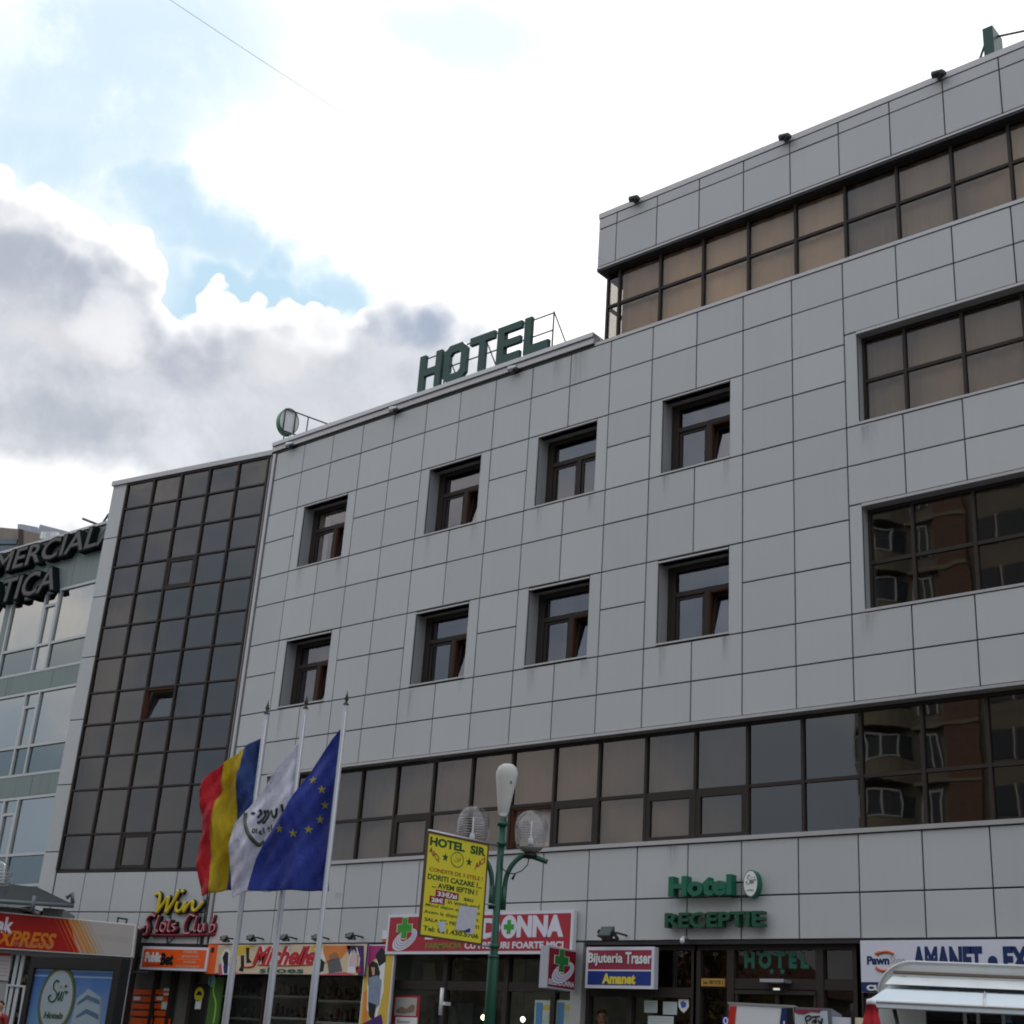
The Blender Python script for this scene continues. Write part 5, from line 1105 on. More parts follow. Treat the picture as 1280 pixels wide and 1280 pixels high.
for k in range(2): FC.box('print', cl, mat('poster_band', (.3, .45, .62), .4), i0, i1, j1-.035-.07*k, j1-.015-.07*k, -.012, -.009)
FC.box('glass', cl, mat('case_glass', (1, 1, 1), .02, kind='glass', tint=(.94, .95, .96), bump=.001, spec=.45), i0, i1, j0, j1, .012, .018)

# ------------------------------------------------------------------ flagpoles and flags
POLE = mat('pole_dull_alu', (.34, .35, .37), .4, .2, var=.10, vscale=4)
def flagpole(xt, yt, ybase_x, label):
    v = ray(xt, yt); P_ = EYE+v*({335: 15.8, 383.5: 15.4, 434: 15.0}[xt]/v.dot(HF)); t = thing('flagpole', (P_.x, P_.y, .12), label, 'flagpole', 'flagpoles in front of the hotel')
    mb = MB(); x, y, zt = P_
    mb.tube([(x, y, .12), (x, y, 2.6), (x, y, 2.61), (x, y, zt-.12)], [.040, .038, .030, .027], 14); mb.build('pole', POLE, t)
    mb = MB(); mb.lathe((x, y, .12), [(.12, 0), (.12, .03), (.06, .05), (.058, .2)], 14); mb.build('base', STEEL, t)
    mb = MB(); mb.lathe((x, y, zt-.12), [(.031, 0), (.031, .015), (.012, .025), (.020, .035), (.010, .045), (.025, .06), (.010, .12), (.001, .17)], 10); mb.build('finial', mat('finial_dark', (.05, .04, .03), .4), t)
    mb = MB(); mb.tube([(x+.03, y-.02, .9), (x+.03, y-.02, zt-.2)], .004, 4); mb.build('halyard', WHITE, t)
    return x, y, zt
p1 = flagpole(335, 880, 285, 'leftmost of the three flagpoles, carrying the blue yellow red flag')
p2 = flagpole(383.5, 873, 335, 'middle of the three flagpoles, carrying the white hotel flag')
p3 = flagpole(434, 868, 388, 'rightmost of the three flagpoles, carrying the blue flag with yellow stars')
def ss(c, t):                                 # point at fraction t of a polyline
    n = len(c)-1; k = min(int(t*n), n-1); f_ = t*n-k
    a, b = c[k], c[k+1]; p0, p3_ = c[max(k-1, 0)], c[min(k+2, n)]
    return tuple(.5*((2*a[i])+(b[i]-p0[i])*f_+(2*p0[i]-5*a[i]+4*b[i]-p3_[i])*f_*f_+(3*a[i]-p0[i]-3*b[i]+p3_[i])*f_**3) for i in (0, 1))
def cloth(name, parent, m, F, colsA, rip, ns=14, nt=44, th=.004):
    """colsA: outlines (photograph points in the 240,860 enlargement) from hoist to fly, each from top to bottom"""
    g = []
    for i in range(ns+1):
        s_ = i/ns*(len(colsA)-1); k = min(int(s_), len(colsA)-2); f_ = s_-k; rowp = []
        for j in range(nt+1):
            a, b = ss(colsA[k], j/nt), ss(colsA[k+1], j/nt); x = a[0]*(1-f_)+b[0]*f_; y = a[1]*(1-f_)+b[1]*f_
            u, zz = F.at(240+x/4.743, 860+y/4.743, 0); rowp.append((u, zz))
        g.append(rowp)
    mb = MB(); vs = []
    for i in range(ns+1):
        for j in range(nt+1): u, zz = g[i][j]; vs.append(F.P(u, zz, rip(u, zz)))
    n = len(vs); back = [v_-F.n*th for v_ in vs]; fs = []
    def I(i, j): return i*(nt+1)+j
    for i in range(ns):
        for j in range(nt): fs += [(I(i,j), I(i,j+1), I(i+1,j+1), I(i+1,j)), (n+I(i,j), n+I(i+1,j), n+I(i+1,j+1), n+I(i,j+1))]
    for i in range(ns): fs += [(I(i,0), I(i+1,0), n+I(i+1,0), n+I(i,0)), (I(i,nt), n+I(i,nt), n+I(i+1,nt), I(i+1,nt))]
    for j in range(nt): fs += [(I(0,j), n+I(0,j), n+I(0,j+1), I(0,j+1)), (I(ns,j), I(ns,j+1), n+I(ns,j+1), n+I(ns,j))]
    mb.add(vs+back, fs, True); return mb.build(name, m, parent)
def fabric(name, col): 
    m = mat(name, col, .85, var=.06, vscale=5); 
    b = [n for n in m.node_tree.nodes if n.type == 'BSDF_PRINCIPLED'][0]; b.inputs['Sheen Weight'].default_value = .2; t = m.node_tree; o = [n for n in t.nodes if n.type == 'OUTPUT_MATERIAL'][0]
    tl = t.nodes.new('ShaderNodeBsdfTranslucent'); tl.inputs[0].default_value = (*[min(1, c*1.25) for c in col], 1); mx = t.nodes.new('ShaderNodeMixShader'); mx.inputs[0].default_value = .32
    if not any(l.to_node == mx for l in t.links): t.links.new(b.outputs[0], mx.inputs[1]); t.links.new(tl.outputs[0], mx.inputs[2]); t.links.new(mx.outputs[0], o.inputs[0])
    w = t.nodes.new('ShaderNodeTexNoise'); w.inputs['Scale'].default_value = 7; w.inputs['Detail'].default_value = 5; w.inputs['Distortion'].default_value = 1.2; bp = t.nodes.new('ShaderNodeBump'); bp.inputs['Distance'].default_value = .03; t.links.new(w.outputs['Fac'], bp.inputs['Height']); t.links.new(bp.outputs[0], b.inputs['Normal']); t.links.new(bp.outputs[0], tl.inputs['Normal'])
    return m
FF1 = Frame((p1[0]-.05, p1[1], 0), RH)
def rip1(u, z_): return .05*math.sin(u*16+z_*2.2)+.035*math.sin(u*31-z_*4)+.03*math.sin((u+z_)*9)+.012*math.sin((u*1.4-z_)*26)+.006*math.sin((u+z_*.6)*47)
fl1 = thing('flag', (p1[0], p1[1], 3.0), 'blue, yellow and red striped flag hanging from the left flagpole', 'flag')
ho = [(416,283),(400,420),(385,560),(372,760),(352,980),(338,1205)]
by = [(312,352),(288,480),(266,530),(264,780),(222,1020),(203,1196)]
yr = [(190,445),(172,540),(174,610),(136,690),(112,900),(108,1222)]
fl_ = [(58,560),(46,680),(62,800),(40,940),(28,1040),(62,1240)]
rdc = [(120,495),(105,600),(110,700),(95,800),(72,980),(90,1232)]
cloth('stripe', fl1, fabric('flag_blue', (.035, .075, .26)), FF1, [ho, by], rip1, 10)
cloth('stripe', fl1, fabric('flag_yellow', (.66, .50, .02)), FF1, [by, yr], rip1, 8)
cloth('stripe', fl1, fabric('flag_red', (.62, .022, .035)), FF1, [yr, rdc, fl_], rip1, 10)
FF2 = Frame((p2[0]-.05, p2[1], 0), RH)
def rip2(u, z_): return .05*math.sin(u*13+z_*2.0)+.03*math.sin(u*27-z_*5)+.03*math.sin((u-z_)*7)+.012*math.sin((u*1.5-z_)*24)+.006*math.sin((u+z_*.5)*45)
fl2 = thing('flag', (p2[0], p2[1], 3.0), 'white hotel flag with a mirrored oval crest hanging from the middle flagpole', 'flag')
h2 = [(643,303),(622,470),(606,620),(590,800),(572,1000),(556,1205)]
m2_ = [(520,455),(470,560),(430,720),(400,900),(380,1060),(370,1205)]
e2 = [(250,815),(232,880),(219,950),(222,1050),(228,1140),(236,1248)]
q2 = [(350,690),(330,780),(316,900),(306,1020),(300,1120),(300,1212)]
FW_ = fabric('flag_white', (.74, .74, .84))
cloth('cloth', fl2, FW_, FF2, [h2, m2_, q2, e2], rip2, 22)
def fdec(F, par, rip, m, pix, dd=.006, nm='print', sc=4.743, ox=240, oy=860):
    pts = [F.at(ox+x/sc, oy+y/sc, 0) for x, y in pix]; n = len(pts); cu = sum(p[0] for p in pts)/n; cz_ = sum(p[1] for p in pts)/n
    mb = MB(); vs = [F.P(cu, cz_, rip(cu, cz_)+dd)]+[F.P(u, z_, rip(u, z_)+dd) for u, z_ in pts]; mb.add(vs, [(0, 1+i, 1+(i+1) % n) for i in range(n)]); return mb.build(nm, m, par)
def fstroke(F, par, rip, m, pix, r, nm='print'):
    pts = [F.at(240+x/4.743, 860+y/4.743, 0) for x, y in pix]; q_ = smooth(pts, 5); mb = MB(); mb.tube([F.P(u, z_, rip(u, z_)+.004) for u, z_ in q_], r, 5); return mb.build(nm, m, par)
FK = mat('flag_print_dark', (.03, .04, .03), .7); FO = mat('flag_print_olive', (.10, .12, .07), .7); FG = mat('flag_fold_shadow_print', (.30, .32, .36), .8)
fstroke(FF2, fl2, rip2, FO, [(318,740),(318,800),(336,860),(365,905),(392,925),(425,905)], .022)
fstroke(FF2, fl2, rip2, FK, [(312,740),(311,800),(328,862),(358,910),(390,932)], .008)
for st_ in ([(470,725),(480,760),(500,765),(508,720)], [(440,720),(455,745),(430,790),(415,795)], [(425,722),(430,750),(405,790),(388,800)], [(400,722),(410,740),(392,770)], [(355,742),(375,748)], [(538,700),(545,740)]):
    fstroke(FF2, fl2, rip2, FK, st_, .016)
for st_ in ([(362,850),(370,840),(378,850),(368,862),(362,855)], [(385,835),(384,862)], [(395,855),(408,845),(400,862),(412,862)], [(420,825),(424,858)], [(450,815),(456,850)], [(442,832),(462,826)], [(470,810),(474,842)]):
    fstroke(FF2, fl2, rip2, FO, st_, .009)
FF3 = Frame((p3[0]-.05, p3[1], 0), RH)
def rip3(u, z_): return .045*math.sin(u*11+z_*1.5)+.03*math.sin(u*23-z_*3)+.03*math.sin((u-z_)*8)+.012*math.sin((u*1.6-z_)*22)+.006*math.sin((u+z_*.5)*43)
fl3 = thing('flag', (p3[0], p3[1], 3.0), 'blue flag with a ring of yellow stars hanging from the right flagpole', 'flag')
h3 = [(880,243),(866,420),(850,620),(832,800),(818,1000),(806,1200)]
m3_ = [(745,420),(700,580),(640,760),(600,900),(580,1050),(565,1203)]
e3 = [(600,640),(545,740),(480,830),(415,930),(360,1060),(325,1198)]
cloth('cloth', fl3, fabric('flag_royal_blue', (.035, .06, .33)), FF3, [h3, m3_, e3], rip3, 24)
SY = fabric('star_yellow', (.62, .52, .06))
for x, y in ((716,543),(770,602),(785,688),(755,773),(690,838),(600,862),(522,840)):
    rx = 27 if x != 522 else 22
    fdec(FF3, fl3, rip3, SY, [(x+rx*sx_, y-28*sy_) for sx_, sy_ in star(0, 0, 1, .4)], nm='star')

# ------------------------------------------------------------------ street lamp with its advertising board
v = ray(614, 1240); LP = EYE+v*(19.3/v.dot(HF)); LB_ = Vector((LP.x, LP.y, .88))
FL = Frame((LP.x, LP.y, 0), RH)
lamp = thing('street_lamp', LB_, 'green street lamp with two clear globes and a white head before the pharmacy', 'street lamp')
def zl(x, y): return FL.at(x, y)[1]
ztop = zl(627, 1022); zmid = zl(616, 1200); zj = zl(621, 1132)
mb = MB(); mb.tube([FL.P(0, .88), FL.P(0, zmid), FL.P(0, zmid+.08), FL.P(0, ztop)], [.075, .072, .052, .045], 16); mb.build('pole', GREENP, lamp)
for zz in (zmid+.04, zl(625, 1055), zl(625, 1030), zl(618, 1183)):
    mb = MB(); mb.lathe(FL.P(0, zz), [(.05, -.03), (.075, -.02), (.075, .02), (.05, .03)], 16); mb.build('collar', GREENP, lamp)
for sd in (1, -1):
    mb = MB(); pts = []
    gx, gz = FL.at(664, 1040); base_u = .085
    arm = [FL.at(x, y) for x, y in ((630,1128),(631,1108),(634,1093),(641,1080),(651,1071),(660,1069.5),(672,1073),(684.5,1077.5))]
    arm = [(base_u+.0, arm[0][1])]+[(u, z_) for u, z_ in arm[1:]]
    mb.tube([FL.P(sd*u, z_, 0) for u, z_ in smooth(arm, 4)], .034, 10); mb.tube([FL.P(sd*.085, zj-.05), FL.P(sd*.085, arm[1][1])], .036, 10); mb.build('arm', GREENP, lamp)
    c = FL.P(sd*gx, gz)
    gl = MB(); prof = [(.06,-.30),(.13,-.27),(.19,-.2),(.222,-.1),(.232,.02),(.225,.11),(.19,.20),(.13,.26),(.06,.29),(.001,.295)]
    gl.lathe(c, prof, 24); o = gl.build('globe', mat('globe_glass', (1, 1, 1), .05, kind='glass', tint=(.86, .86, .88), bump=.001, spec=.6), lamp)
    mb = MB()
    for k in range(7):
        zz = -.10+.034*k; r_ = .20+.015*math.cos((k-3)*.4); n = 24
        ring_ = [c+Vector((math.cos(2*math.pi*i/n)*r_, math.sin(2*math.pi*i/n)*r_, zz)) for i in range(n+1)]; mb.tube(ring_, .005, 4, False)
    mb.build('louvre', mat('louvre_grey', (.4, .4, .42), .3, .3), o)
    mb = MB(); mb.lathe(c+Vector((0,0,-.3)), [(.10,-.05),(.10,0),(.05,.03),(.045,.12)], 14); mb.build('socket', BLACK, o)
    mb = MB(); mb.lathe(c+Vector((0,0,-.15)), [(.02,-.04),(.04,0),(.035,.05),(.012,.1),(.006,.3)], 10); mb.build('bulb', WHITE, o)
    mb = MB(); mb.lathe(c+Vector((0,0,-.25)), [(.08,-.03),(.17,.03),(.17,.04)], 18, smooth=True); mb.build('reflector', mat('reflector_grey', (.35, .34, .32), .3, .3), o)
hd = MB(); hu, hz0 = FL.at(628.5, 1020); _, hz1 = FL.at(630, 954)
prof = [(.04,0),(.075,.05),(.095,.2),(.125,.4),(.150,.56),(.152,.64),(.125,.72),(.07,.765),(.01,.775)]
k_ = (hz1-hz0)/.775
rings = []; n = 20; vs = []
for r_, zz in prof:
    for i in range(n):
        t_a = 2*math.pi*i/n; vs.append(FL.P(hu*.6+.03*zz+math.cos(t_a)*r_, hz0+zz*k_, math.sin(t_a)*r_*.55))
fs = [(i*n+k, i*n+(k+1) % n, (i+1)*n+(k+1) % n, (i+1)*n+k) for i in range(len(prof)-1) for k in range(n)]; fs += [tuple(range(n)), tuple(range((len(prof)-1)*n, len(prof)*n))]
hd.add(vs, fs, True); o = hd.build('lamp_head', mat('lamp_head_white', (.50, .50, .47), .4, var=.1, vscale=3), lamp)
c = FL.at(640, 979); mb = MB(); mb.lathe(FL.P(c[0]-.02, c[1], .05), [(.001,-.03),(.022,-.02),(.022,.02),(.001,.03)], 8); mb.build('latch', mat('latch_brown', (.15, .11, .07), .5), o)
mb = MB(); mb.tube([FL.P(*FL.at(x, y), .05) for x, y in ((626,1070),(627,1085),(633,1091),(642,1093),(652,1089),(659,1082),(661,1073))], .008, 5); mb.tube([FL.P(*FL.at(644, 1093), .05), FL.P(*FL.at(640, 1100), .05)], [.012, .02], 6); mb.tube([FL.P(*FL.at(632, 1022), .05), FL.P(*FL.at(632, 1032), .05)], .006, 5); mb.build('cable', BLACK, lamp)

bp_ = FL.P(-.02, 0, .0)
FBn = Frame((LP.x, LP.y, 0), (.10, .995, 0))
# the board hangs towards the street, left of the pole
e0 = FBn.at(609.4, 1054); 
bn = thing('advertising_board', FBn.P(-.7, 4.0), 'yellow hotel advertising board with two stuck on papers, clamped to the green lamp post', 'sign')
cr_ = [FBn.at(*p) for p in ((524.6,1170.8),(600.3,1176.3),(609.6,1053.9),(534.8,1044.3))]
bu0 = (cr_[0][0]+cr_[3][0])/2; bu1 = (cr_[1][0]+cr_[2][0])/2; bz0 = (cr_[0][1]+cr_[1][1])/2; bz1 = (cr_[2][1]+cr_[3][1])/2
FBn.box('board', bn, YELLOW, bu0, bu1, bz0, bz1, -.01, .01)
mb = MB()
for q_ in ((bu0-.02, bu0, bz0-.02, bz1+.02), (bu1, bu1+.02, bz0-.02, bz1+.02), (bu0, bu1, bz1, bz1+.025), (bu0, bu1, bz0-.025, bz0)): FBn.hx(mb, *q_, -.02, .018)
mb.build('frame', mat('rusty_frame', (.10, .05, .03), .7, var=.5, vscale=9), bn)
for ua, za, rr_ in ((bu0, bz1+.03, .02), (bu1-.1, bz0-.02, .015), (bu1, (bz0+bz1)/2-.12, .015)):
    mb = MB(); mb.tube([FBn.P(ua, za), FBn.P(0, za)], rr_, 6); mb.build('clamp_arm', STEEL, bn)
def bb(fx, fy): return bu0+(bu1-bu0)*fx, bz1-(bz1-bz0)*fy
def btext(txt, x0, x1, y0, y1, m, **k): a = bb(x0, y1); b = bb(x1, y0); return FBn.text('lettering', bn, m, txt, a[0], b[0], a[1], b[1], .0105, **k)
TG = mat('board_green', (.008, .07, .015), .5); TB = mat('board_brown', (.30, .10, .01), .5); TX = mat('board_maroon', (.25, .012, .05), .5)
btext('HOTEL  SIR', .03, .97, .03, .12, TG, bold=.045)
for a, b, ang in ((.03, .20, -1), (.80, .97, 1)):
    o0 = bb(a, .17 if ang < 0 else .23); o1 = bb(b, .25 if ang < 0 else .16)
    c0, c1 = bb(a, .27), bb(b, .13)
    t_m = FBn.text('lettering', bn, TX, 'AICI', c0[0], c1[0], c0[1]+.05, c1[1]-.05, .0105, bold=.03)
    for v_ in t_m.data.vertices:
        uu = (v_.co-FBn.O).dot(FBn.ux); f_ = (uu-c0[0])/(c1[0]-c0[0]); v_.co.z += ang*(f_-.5)*.12
for a in (.30, .70): c = bb(a, .21); FBn.poly('star', bn, TG, star(c[0], c[1], .058), .010, .013)
c = bb(.5, .21); ring(FBn, 'logo_ring', bn, TG, ell(c[0], c[1], .115, .10, 30), ell(c[0], c[1], .105, .09, 30), .01, .013); sirlogo(FBn, bn, c[0], c[1], .08, .013, TG, r=.008)
btext('CONDITII DE 3 STELE !', .06, .95, .335, .375, TB, bold=.02); btext('DORITI CAZARE ?...', .04, .95, .40, .455, TG, bold=.03); btext('... AVEM IEFTIN !', .12, .88, .475, .53, TG, bold=.03)
for a, b, y0, y1, s_ in ((.19, .57, .555, .605, '33€/zi'), (.10, .35, .625, .67, '28€')):
    p = bb(a, y1+.012); q_ = bb(b, y0-.012); FBn.box('patch', bn, TX, p[0], q_[0], p[1], q_[1], .0105, .012); p = bb(a+.03, y1); q_ = bb(b-.03, y0); FBn.text('lettering', bn, PURE, s_, p[0], q_[0], p[1], q_[1], .0125, bold=.03)
btext('sau', .66, .82, .575, .605, TG, bold=.02); btext('in week-end', .40, .93, .62, .665, TG, bold=.01); btext('Micul dejun este inclus', .04, .95, .69, .73, TG, bold=.01, shear=.2)
btext('Avem la dispozitie Dvs.', .03, .95, .755, .80, TG, bold=.01); btext('SALA EZ, FESTIVITATI', .05, .95, .83, .87, TG, bold=.02); btext('Tel: 021.430.5706', .04, .95, .91, .96, TG, bold=.025)
def paper(pts, name_l, m): 
    t = thing('paper_notice', FBn.P(*bb(*pts[0])), name_l, 'paper'); FBn.poly('sheet', t, m, [bb(*p) for p in pts], .014, .0165); return t
pa_ = paper([(.60,.66),(.90,.655),(.86,.93),(.55,.90)], 'white paper sheet stuck over the lower right of the yellow board', mat('paper_lilac', (.50, .50, .56), .7, var=.15, vscale=20))
FBn.poly('print', pa_, NAVY, [bb(.62, .905), bb(.70, .90), bb(.80, .865), bb(.80, .91), bb(.72, .915)], .0165, .018)
paper([(.25,.855),(.385,.84),(.385,.935),(.31,.955)], 'small torn paper scrap stuck near the bottom left of the yellow board', mat('paper_pale', (.48, .52, .55), .7, var=.1, vscale=20))

# globe lamp at the far left edge
v = ray(-6, 1098); P_ = EYE+v*(17.5/v.dot(HF)); gl_ = thing('street_lamp', (P_.x, P_.y, .12), 'clear globe of a street lamp cut off by the left edge of the picture', 'street lamp')
mb = MB(); mb.tube([(P_.x, P_.y, .12), (P_.x, P_.y, P_.z-.22)], .045, 12); mb.build('pole', GREENP, gl_); mb = MB(); mb.lathe(P_, prof and [(.06,-.22),(.16,-.17),(.20,-.06),(.2,.05),(.16,.14),(.08,.2),(.001,.215)], 22); o = mb.build('globe', MATS['globe_glass'], gl_)
mb = MB()
for k in range(5): mb.tube([P_+Vector((math.cos(i*.2618)*.175, math.sin(i*.2618)*.175, -.06+.04*k)) for i in range(25)], .005, 4, False)
mb.build('louvre', MATS['louvre_grey'], o)

# ------------------------------------------------------------------ food trailer, parasol, kiosk
TRW = mat('trailer_white', (.66, .69, .68), .35, var=.06, vscale=2, streak=.12)
FTR = frame_at(1200, 1240, 10.4, Vector((.929, .37, 0)))
TRO = FTR.O.z
tr = thing('food_trailer', FTR.P(1.5, .12-TRO), 'white food trailer with a rounded nose and a raised serving flap, lower right', 'trailer')
def T(x, y, d=0): return FTR.at(x, y, d)
n0 = T(1098, 1255); n1 = T(1107, 1222); n2 = T(1120, 1210); n3 = T(1142, 1202.3)
uL = n0[0]; zT = n3[1]; TL = 4.6; gzz = .12-TRO
prof2 = [(uL, gzz+.35), (uL, n0[1]), (uL+.015, n0[1]+.06)]+[(uL+.26*(1-math.cos(a)), zT-.24+.24*math.sin(a)) for a in [math.radians(8+8.2*k) for k in range(11)]]
# shell: roof and nose skin, side walls with a serving hatch
ends = prof2+[(uL+TL, zT), (uL+TL, gzz+.35)]
hz1 = T(1160, 1262)[1]; hx0 = T(1157, 1265)[0]; hz0 = hz1-.85
FTR.poly('side_wall', tr, TRW, prof2+[(hx0, zT), (hx0, gzz+.35)], -.04, 0)
FTR.box('side_wall', tr, TRW, hx0, uL+TL, hz1, zT, -.04, 0); FTR.box('side_wall', tr, TRW, hx0, uL+TL, gzz+.35, hz0, -.04, 0)
FTR.poly('side_wall', tr, TRW, ends, -2.05, -2.01)
mb = MB(); n = len(prof2)+1; pr3 = prof2+[(uL+TL, zT)]
mb.add([FTR.P(u, z_, 0) for u, z_ in pr3]+[FTR.P(u, z_, -2.05) for u, z_ in pr3], [(i, i+1, n+i+1, n+i) for i in range(n-1)], True); mb.build('roof', TRW, tr)
FTR.box('end_wall', tr, TRW, uL+TL-.04, uL+TL, gzz+.35, zT, -2.0, -.04); FTR.box('floor', tr, DKSTEEL, uL, uL+TL, gzz+.3, gzz+.35, -2.05, 0)
mb = MB(); mb.tube([FTR.P(u, z_, .01) for u, z_ in pr3[1:]], .009, 6, True); mb.build('trim', mat('trim_alu', (.55, .55, .54), .3, .3), tr)
rl = T(1118, 1215.5)[1]; FTR.box('rail', tr, mat('rail_brownish', (.16, .12, .09), .5), T(1117, 1216)[0], uL+TL, rl-.008, rl+.010, 0, .03); FTR.box('fascia', tr, TRW, T(1117, 1222)[0], uL+TL, rl-.10, rl-.012, .0, .02)
# raised flap
hg = T(1112, 1229); fl0 = T(1112, 1233)[0]
dF = 1.0; lu, lz = FTR.at(1083.5, 1251.5, dF)
FV = FTR
mb = MB(); zh = hg[1]-.02; th_ = .035; nseg = 3; uR = uL+TL-.2
mb.hexa([FTR.P(lu, lz-th_, dF), FTR.P(uR, lz-th_, dF), FTR.P(uR, zh-th_, .02), FTR.P(fl0, zh-th_, .02), FTR.P(lu, lz, dF), FTR.P(uR, lz, dF), FTR.P(uR, zh, .02), FTR.P(fl0, zh, .02)]); mb.build('serving_flap', mat('flap_pale_blue', (.70, .78, .82), .35, var=.05, vscale=3), tr)
mb = MB(); sp = T(1230, 1255, dF)[0]
mb.tube([FTR.P(sp, lz+.006, dF), FTR.P(sp+.0, zh+.006, .02)], .008, 5); mb.tube([FTR.P(lu, lz+.0, dF), FTR.P(uR, lz+.0, dF)], .009, 6); mb.tube([FTR.P(lu+.05, lz-.035, dF-.03), FTR.P(uR, lz-.035, dF-.03)], .006, 6); mb.build('flap_trim', MATS['trim_alu'], tr)
mb = MB(); aw = T(1109, 1233); mb.add([FTR.P(aw[0], aw[1]-.0, .22), FTR.P(uR, aw[1], .22), FTR.P(uR, aw[1]+.07, .02), FTR.P(aw[0]+.04, aw[1]+.07, .02)], [(0,1,2,3)]); mb.build('rain_gutter', TRW, tr)
mb = MB()
for x in (1119, ): s0 = T(x, 1262, .5); mb.tube([FTR.P(T(1117, 1258, .6)[0], T(1117, 1258, .6)[1], .6), FTR.P(T(1124, 1290, .1)[0], T(1124, 1290, .1)[1], .1)], .014, 6)
mb.build('gas_strut', BLACK, tr)
for x in (1206, 1222.5, 1254): FTR.box('hatch_frame', tr, WFR, T(x, 1270)[0]-.012, T(x, 1270)[0]+.012, hz0, hz1, -.03, .01)
FTR.box('hatch_back', tr, mat('trailer_inside', (.07, .06, .05), .8), hx0-.05, uL+TL-.05, hz0, hz1, -1.3, -1.25)
gd = [(.35,.04,.03),(.35,.30,.04),(.05,.16,.06),(.3,.14,.04),(.5,.45,.35),(.06,.08,.2)]
k = 0
for zz in (hz1-.3, hz1-.62):
    FTR.box('shelf', tr, WFR, hx0, uL+TL-.06, zz, zz+.02, -1.24, -.9)
    u = hx0+.05; nth = 0
    while u < hx0+2.2:
        w_ = random.uniform(.09, .16); h_ = random.uniform(.14, .24); o = FTR.box('snack_packet', None, mat('packet%d' % (k % 6), gd[k % 6], .4, var=.4, vscale=14), u, u+w_, zz+.02, zz+.02+h_, -1.15, -1.05); prop(o, '%s snack packet, %s from left on the %s trailer shelf' % (('red', 'yellow', 'green', 'orange', 'cream', 'blue')[k % 6], ORD[nth], 'upper' if zz > hz1-.4 else 'lower'), 'snack packet', 'snack packets inside the food trailer'); nth += 1; k += 1; u += w_+.03
FTR.pbox('menu_sign', tr, mat('menu_blue', (.03, .08, .25), .4), 1256, 1262, 1266, 1290, -.1, -.08); FTR.ptext('menu_sign', tr, mat('menu_white', (.6, .62, .7), .4), 'oz', 1257.5, 1267, 1264.5, 1278, -.079)
for s_ in (.25, .75):
    c = FTR.P(uL+TL*s_, gzz+.32, -.15); mb = MB(); mb.tube([c-FTR.n*.1, c+FTR.n*.1], .31, 20); o = mb.build('wheel', BLACK, tr)
vn = T(1126, 1218); FTR.text('lettering', tr, mat('faint_plate', (.35, .36, .36), .4), 'HOBI', T(1126, 1221)[0], T(1133, 1221)[0], T(1126, 1223)[1], T(1126, 1220)[1], .021)

v = ray(1089, 1252); P_ = EYE+v*(9.0/v.dot(HF)); pa = thing('parasol', (P_.x, P_.y, .12), 'closed red parasol with a white cap beside the trailer nose', 'parasol')
mb = MB(); mb.tube([(P_.x, P_.y, .12), (P_.x, P_.y, P_.z-.02)], .022, 8); mb.build('pole', WHITE, pa)
mb = MB(); vs = []; n = 32; hs_ = [(0, .030), (.07, .045), (.2, .062), (.45, .085), (.8, .105), (1.15, .115)]
for h_, r_ in hs_:
    for i in range(n): rr = r_*(1+.28*math.cos(i*2*math.pi*8/n)*min(1, h_*5)); vs.append((P_.x+math.cos(2*math.pi*i/n)*rr, P_.y+math.sin(2*math.pi*i/n)*rr, P_.z-.02-h_))
fs = [(i*n+k, i*n+(k+1) % n, (i+1)*n+(k+1) % n, (i+1)*n+k) for i in range(len(hs_)-1) for k in range(n)]+[tuple(range(n))]
mb.add(vs, fs, True); mb.build('canopy', mat('parasol_red', (.42, .012, .02), .75), pa)
mb = MB(); mb.lathe(P_, [(.001,.02),(.028,.012),(.032,-.012),(.02,-.02)], 14); mb.build('cap', WHITE, pa)
mb = MB(); mb.lathe((P_.x, P_.y, .12), [(.25,0),(.25,.06),(.04,.08),(.03,.3)], 18); mb.build('base', CONC, pa)

FKI = frame_at(950, 1270, 12.0, Vector((.929, .37, 0))); kz = .12-FKI.O.z
ki = thing('kiosk', FKI.P(.2, kz), 'white kiosk with red left edge and navy stripe before the hotel door', 'kiosk')
def K(x, y, d=0): return FKI.at(x, y, d)
kl, kr = K(911.5, 1262)[0], K(992, 1264)[0]; kt = K(950, 1257)[1]
FKI.box('body', ki, WHITE, kl, kr, kz, kt, -.9, 0); FKI.box('rim', ki, STEEL, kl-.01, kr+.01, kt, kt+.015, -.91, .012)
FKI.ppoly('print', ki, mat('kiosk_red', (.52, .03, .02), .4), [(912,1257.5),(921,1257.5),(919.5,1268),(918.5,1285),(910,1285)], 0, .006); FKI.ppoly('print', ki, NAVY, [(977,1260),(983.5,1260),(983,1285),(974,1285)], 0, .006); FKI.ppoly('print', ki, BLACK, [(983.5,1260),(991,1260),(992.5,1285),(983,1285)], 0, .005)
FKI.ppoly('print', ki, PRINTW, [(979,1276),(981,1276),(980.8,1284),(978.8,1284)], .006, .009)
fz = thing('drinks_fridge', FKI.P(.7, kz), 'white display fridge with a maroon swoosh and black handwritten lettering, right of the white kiosk', 'fridge')
k0, k1 = K(993.5, 1262)[0], K(1036, 1264)[0]; kt2 = K(1015, 1261.5)[1]
FKI.box('body', fz, mat('fridge_grey', (.14, .15, .18), .4), k0, k1+.02, kz, kt2+.012, -.8, .0); FKI.ppoly('front', fz, mat('fridge_pale', (.50, .56, .60), .3), [(993,1266),(1034,1263.5),(1036,1290),(994,1290)], 0, .01)
FKI.ppoly('print', fz, mat('fridge_maroon', (.25, .03, .05), .4), [(992.5,1262),(1028,1262),(1024,1266),(1014,1264.8),(1005,1268),(996,1267)], .01, .014)
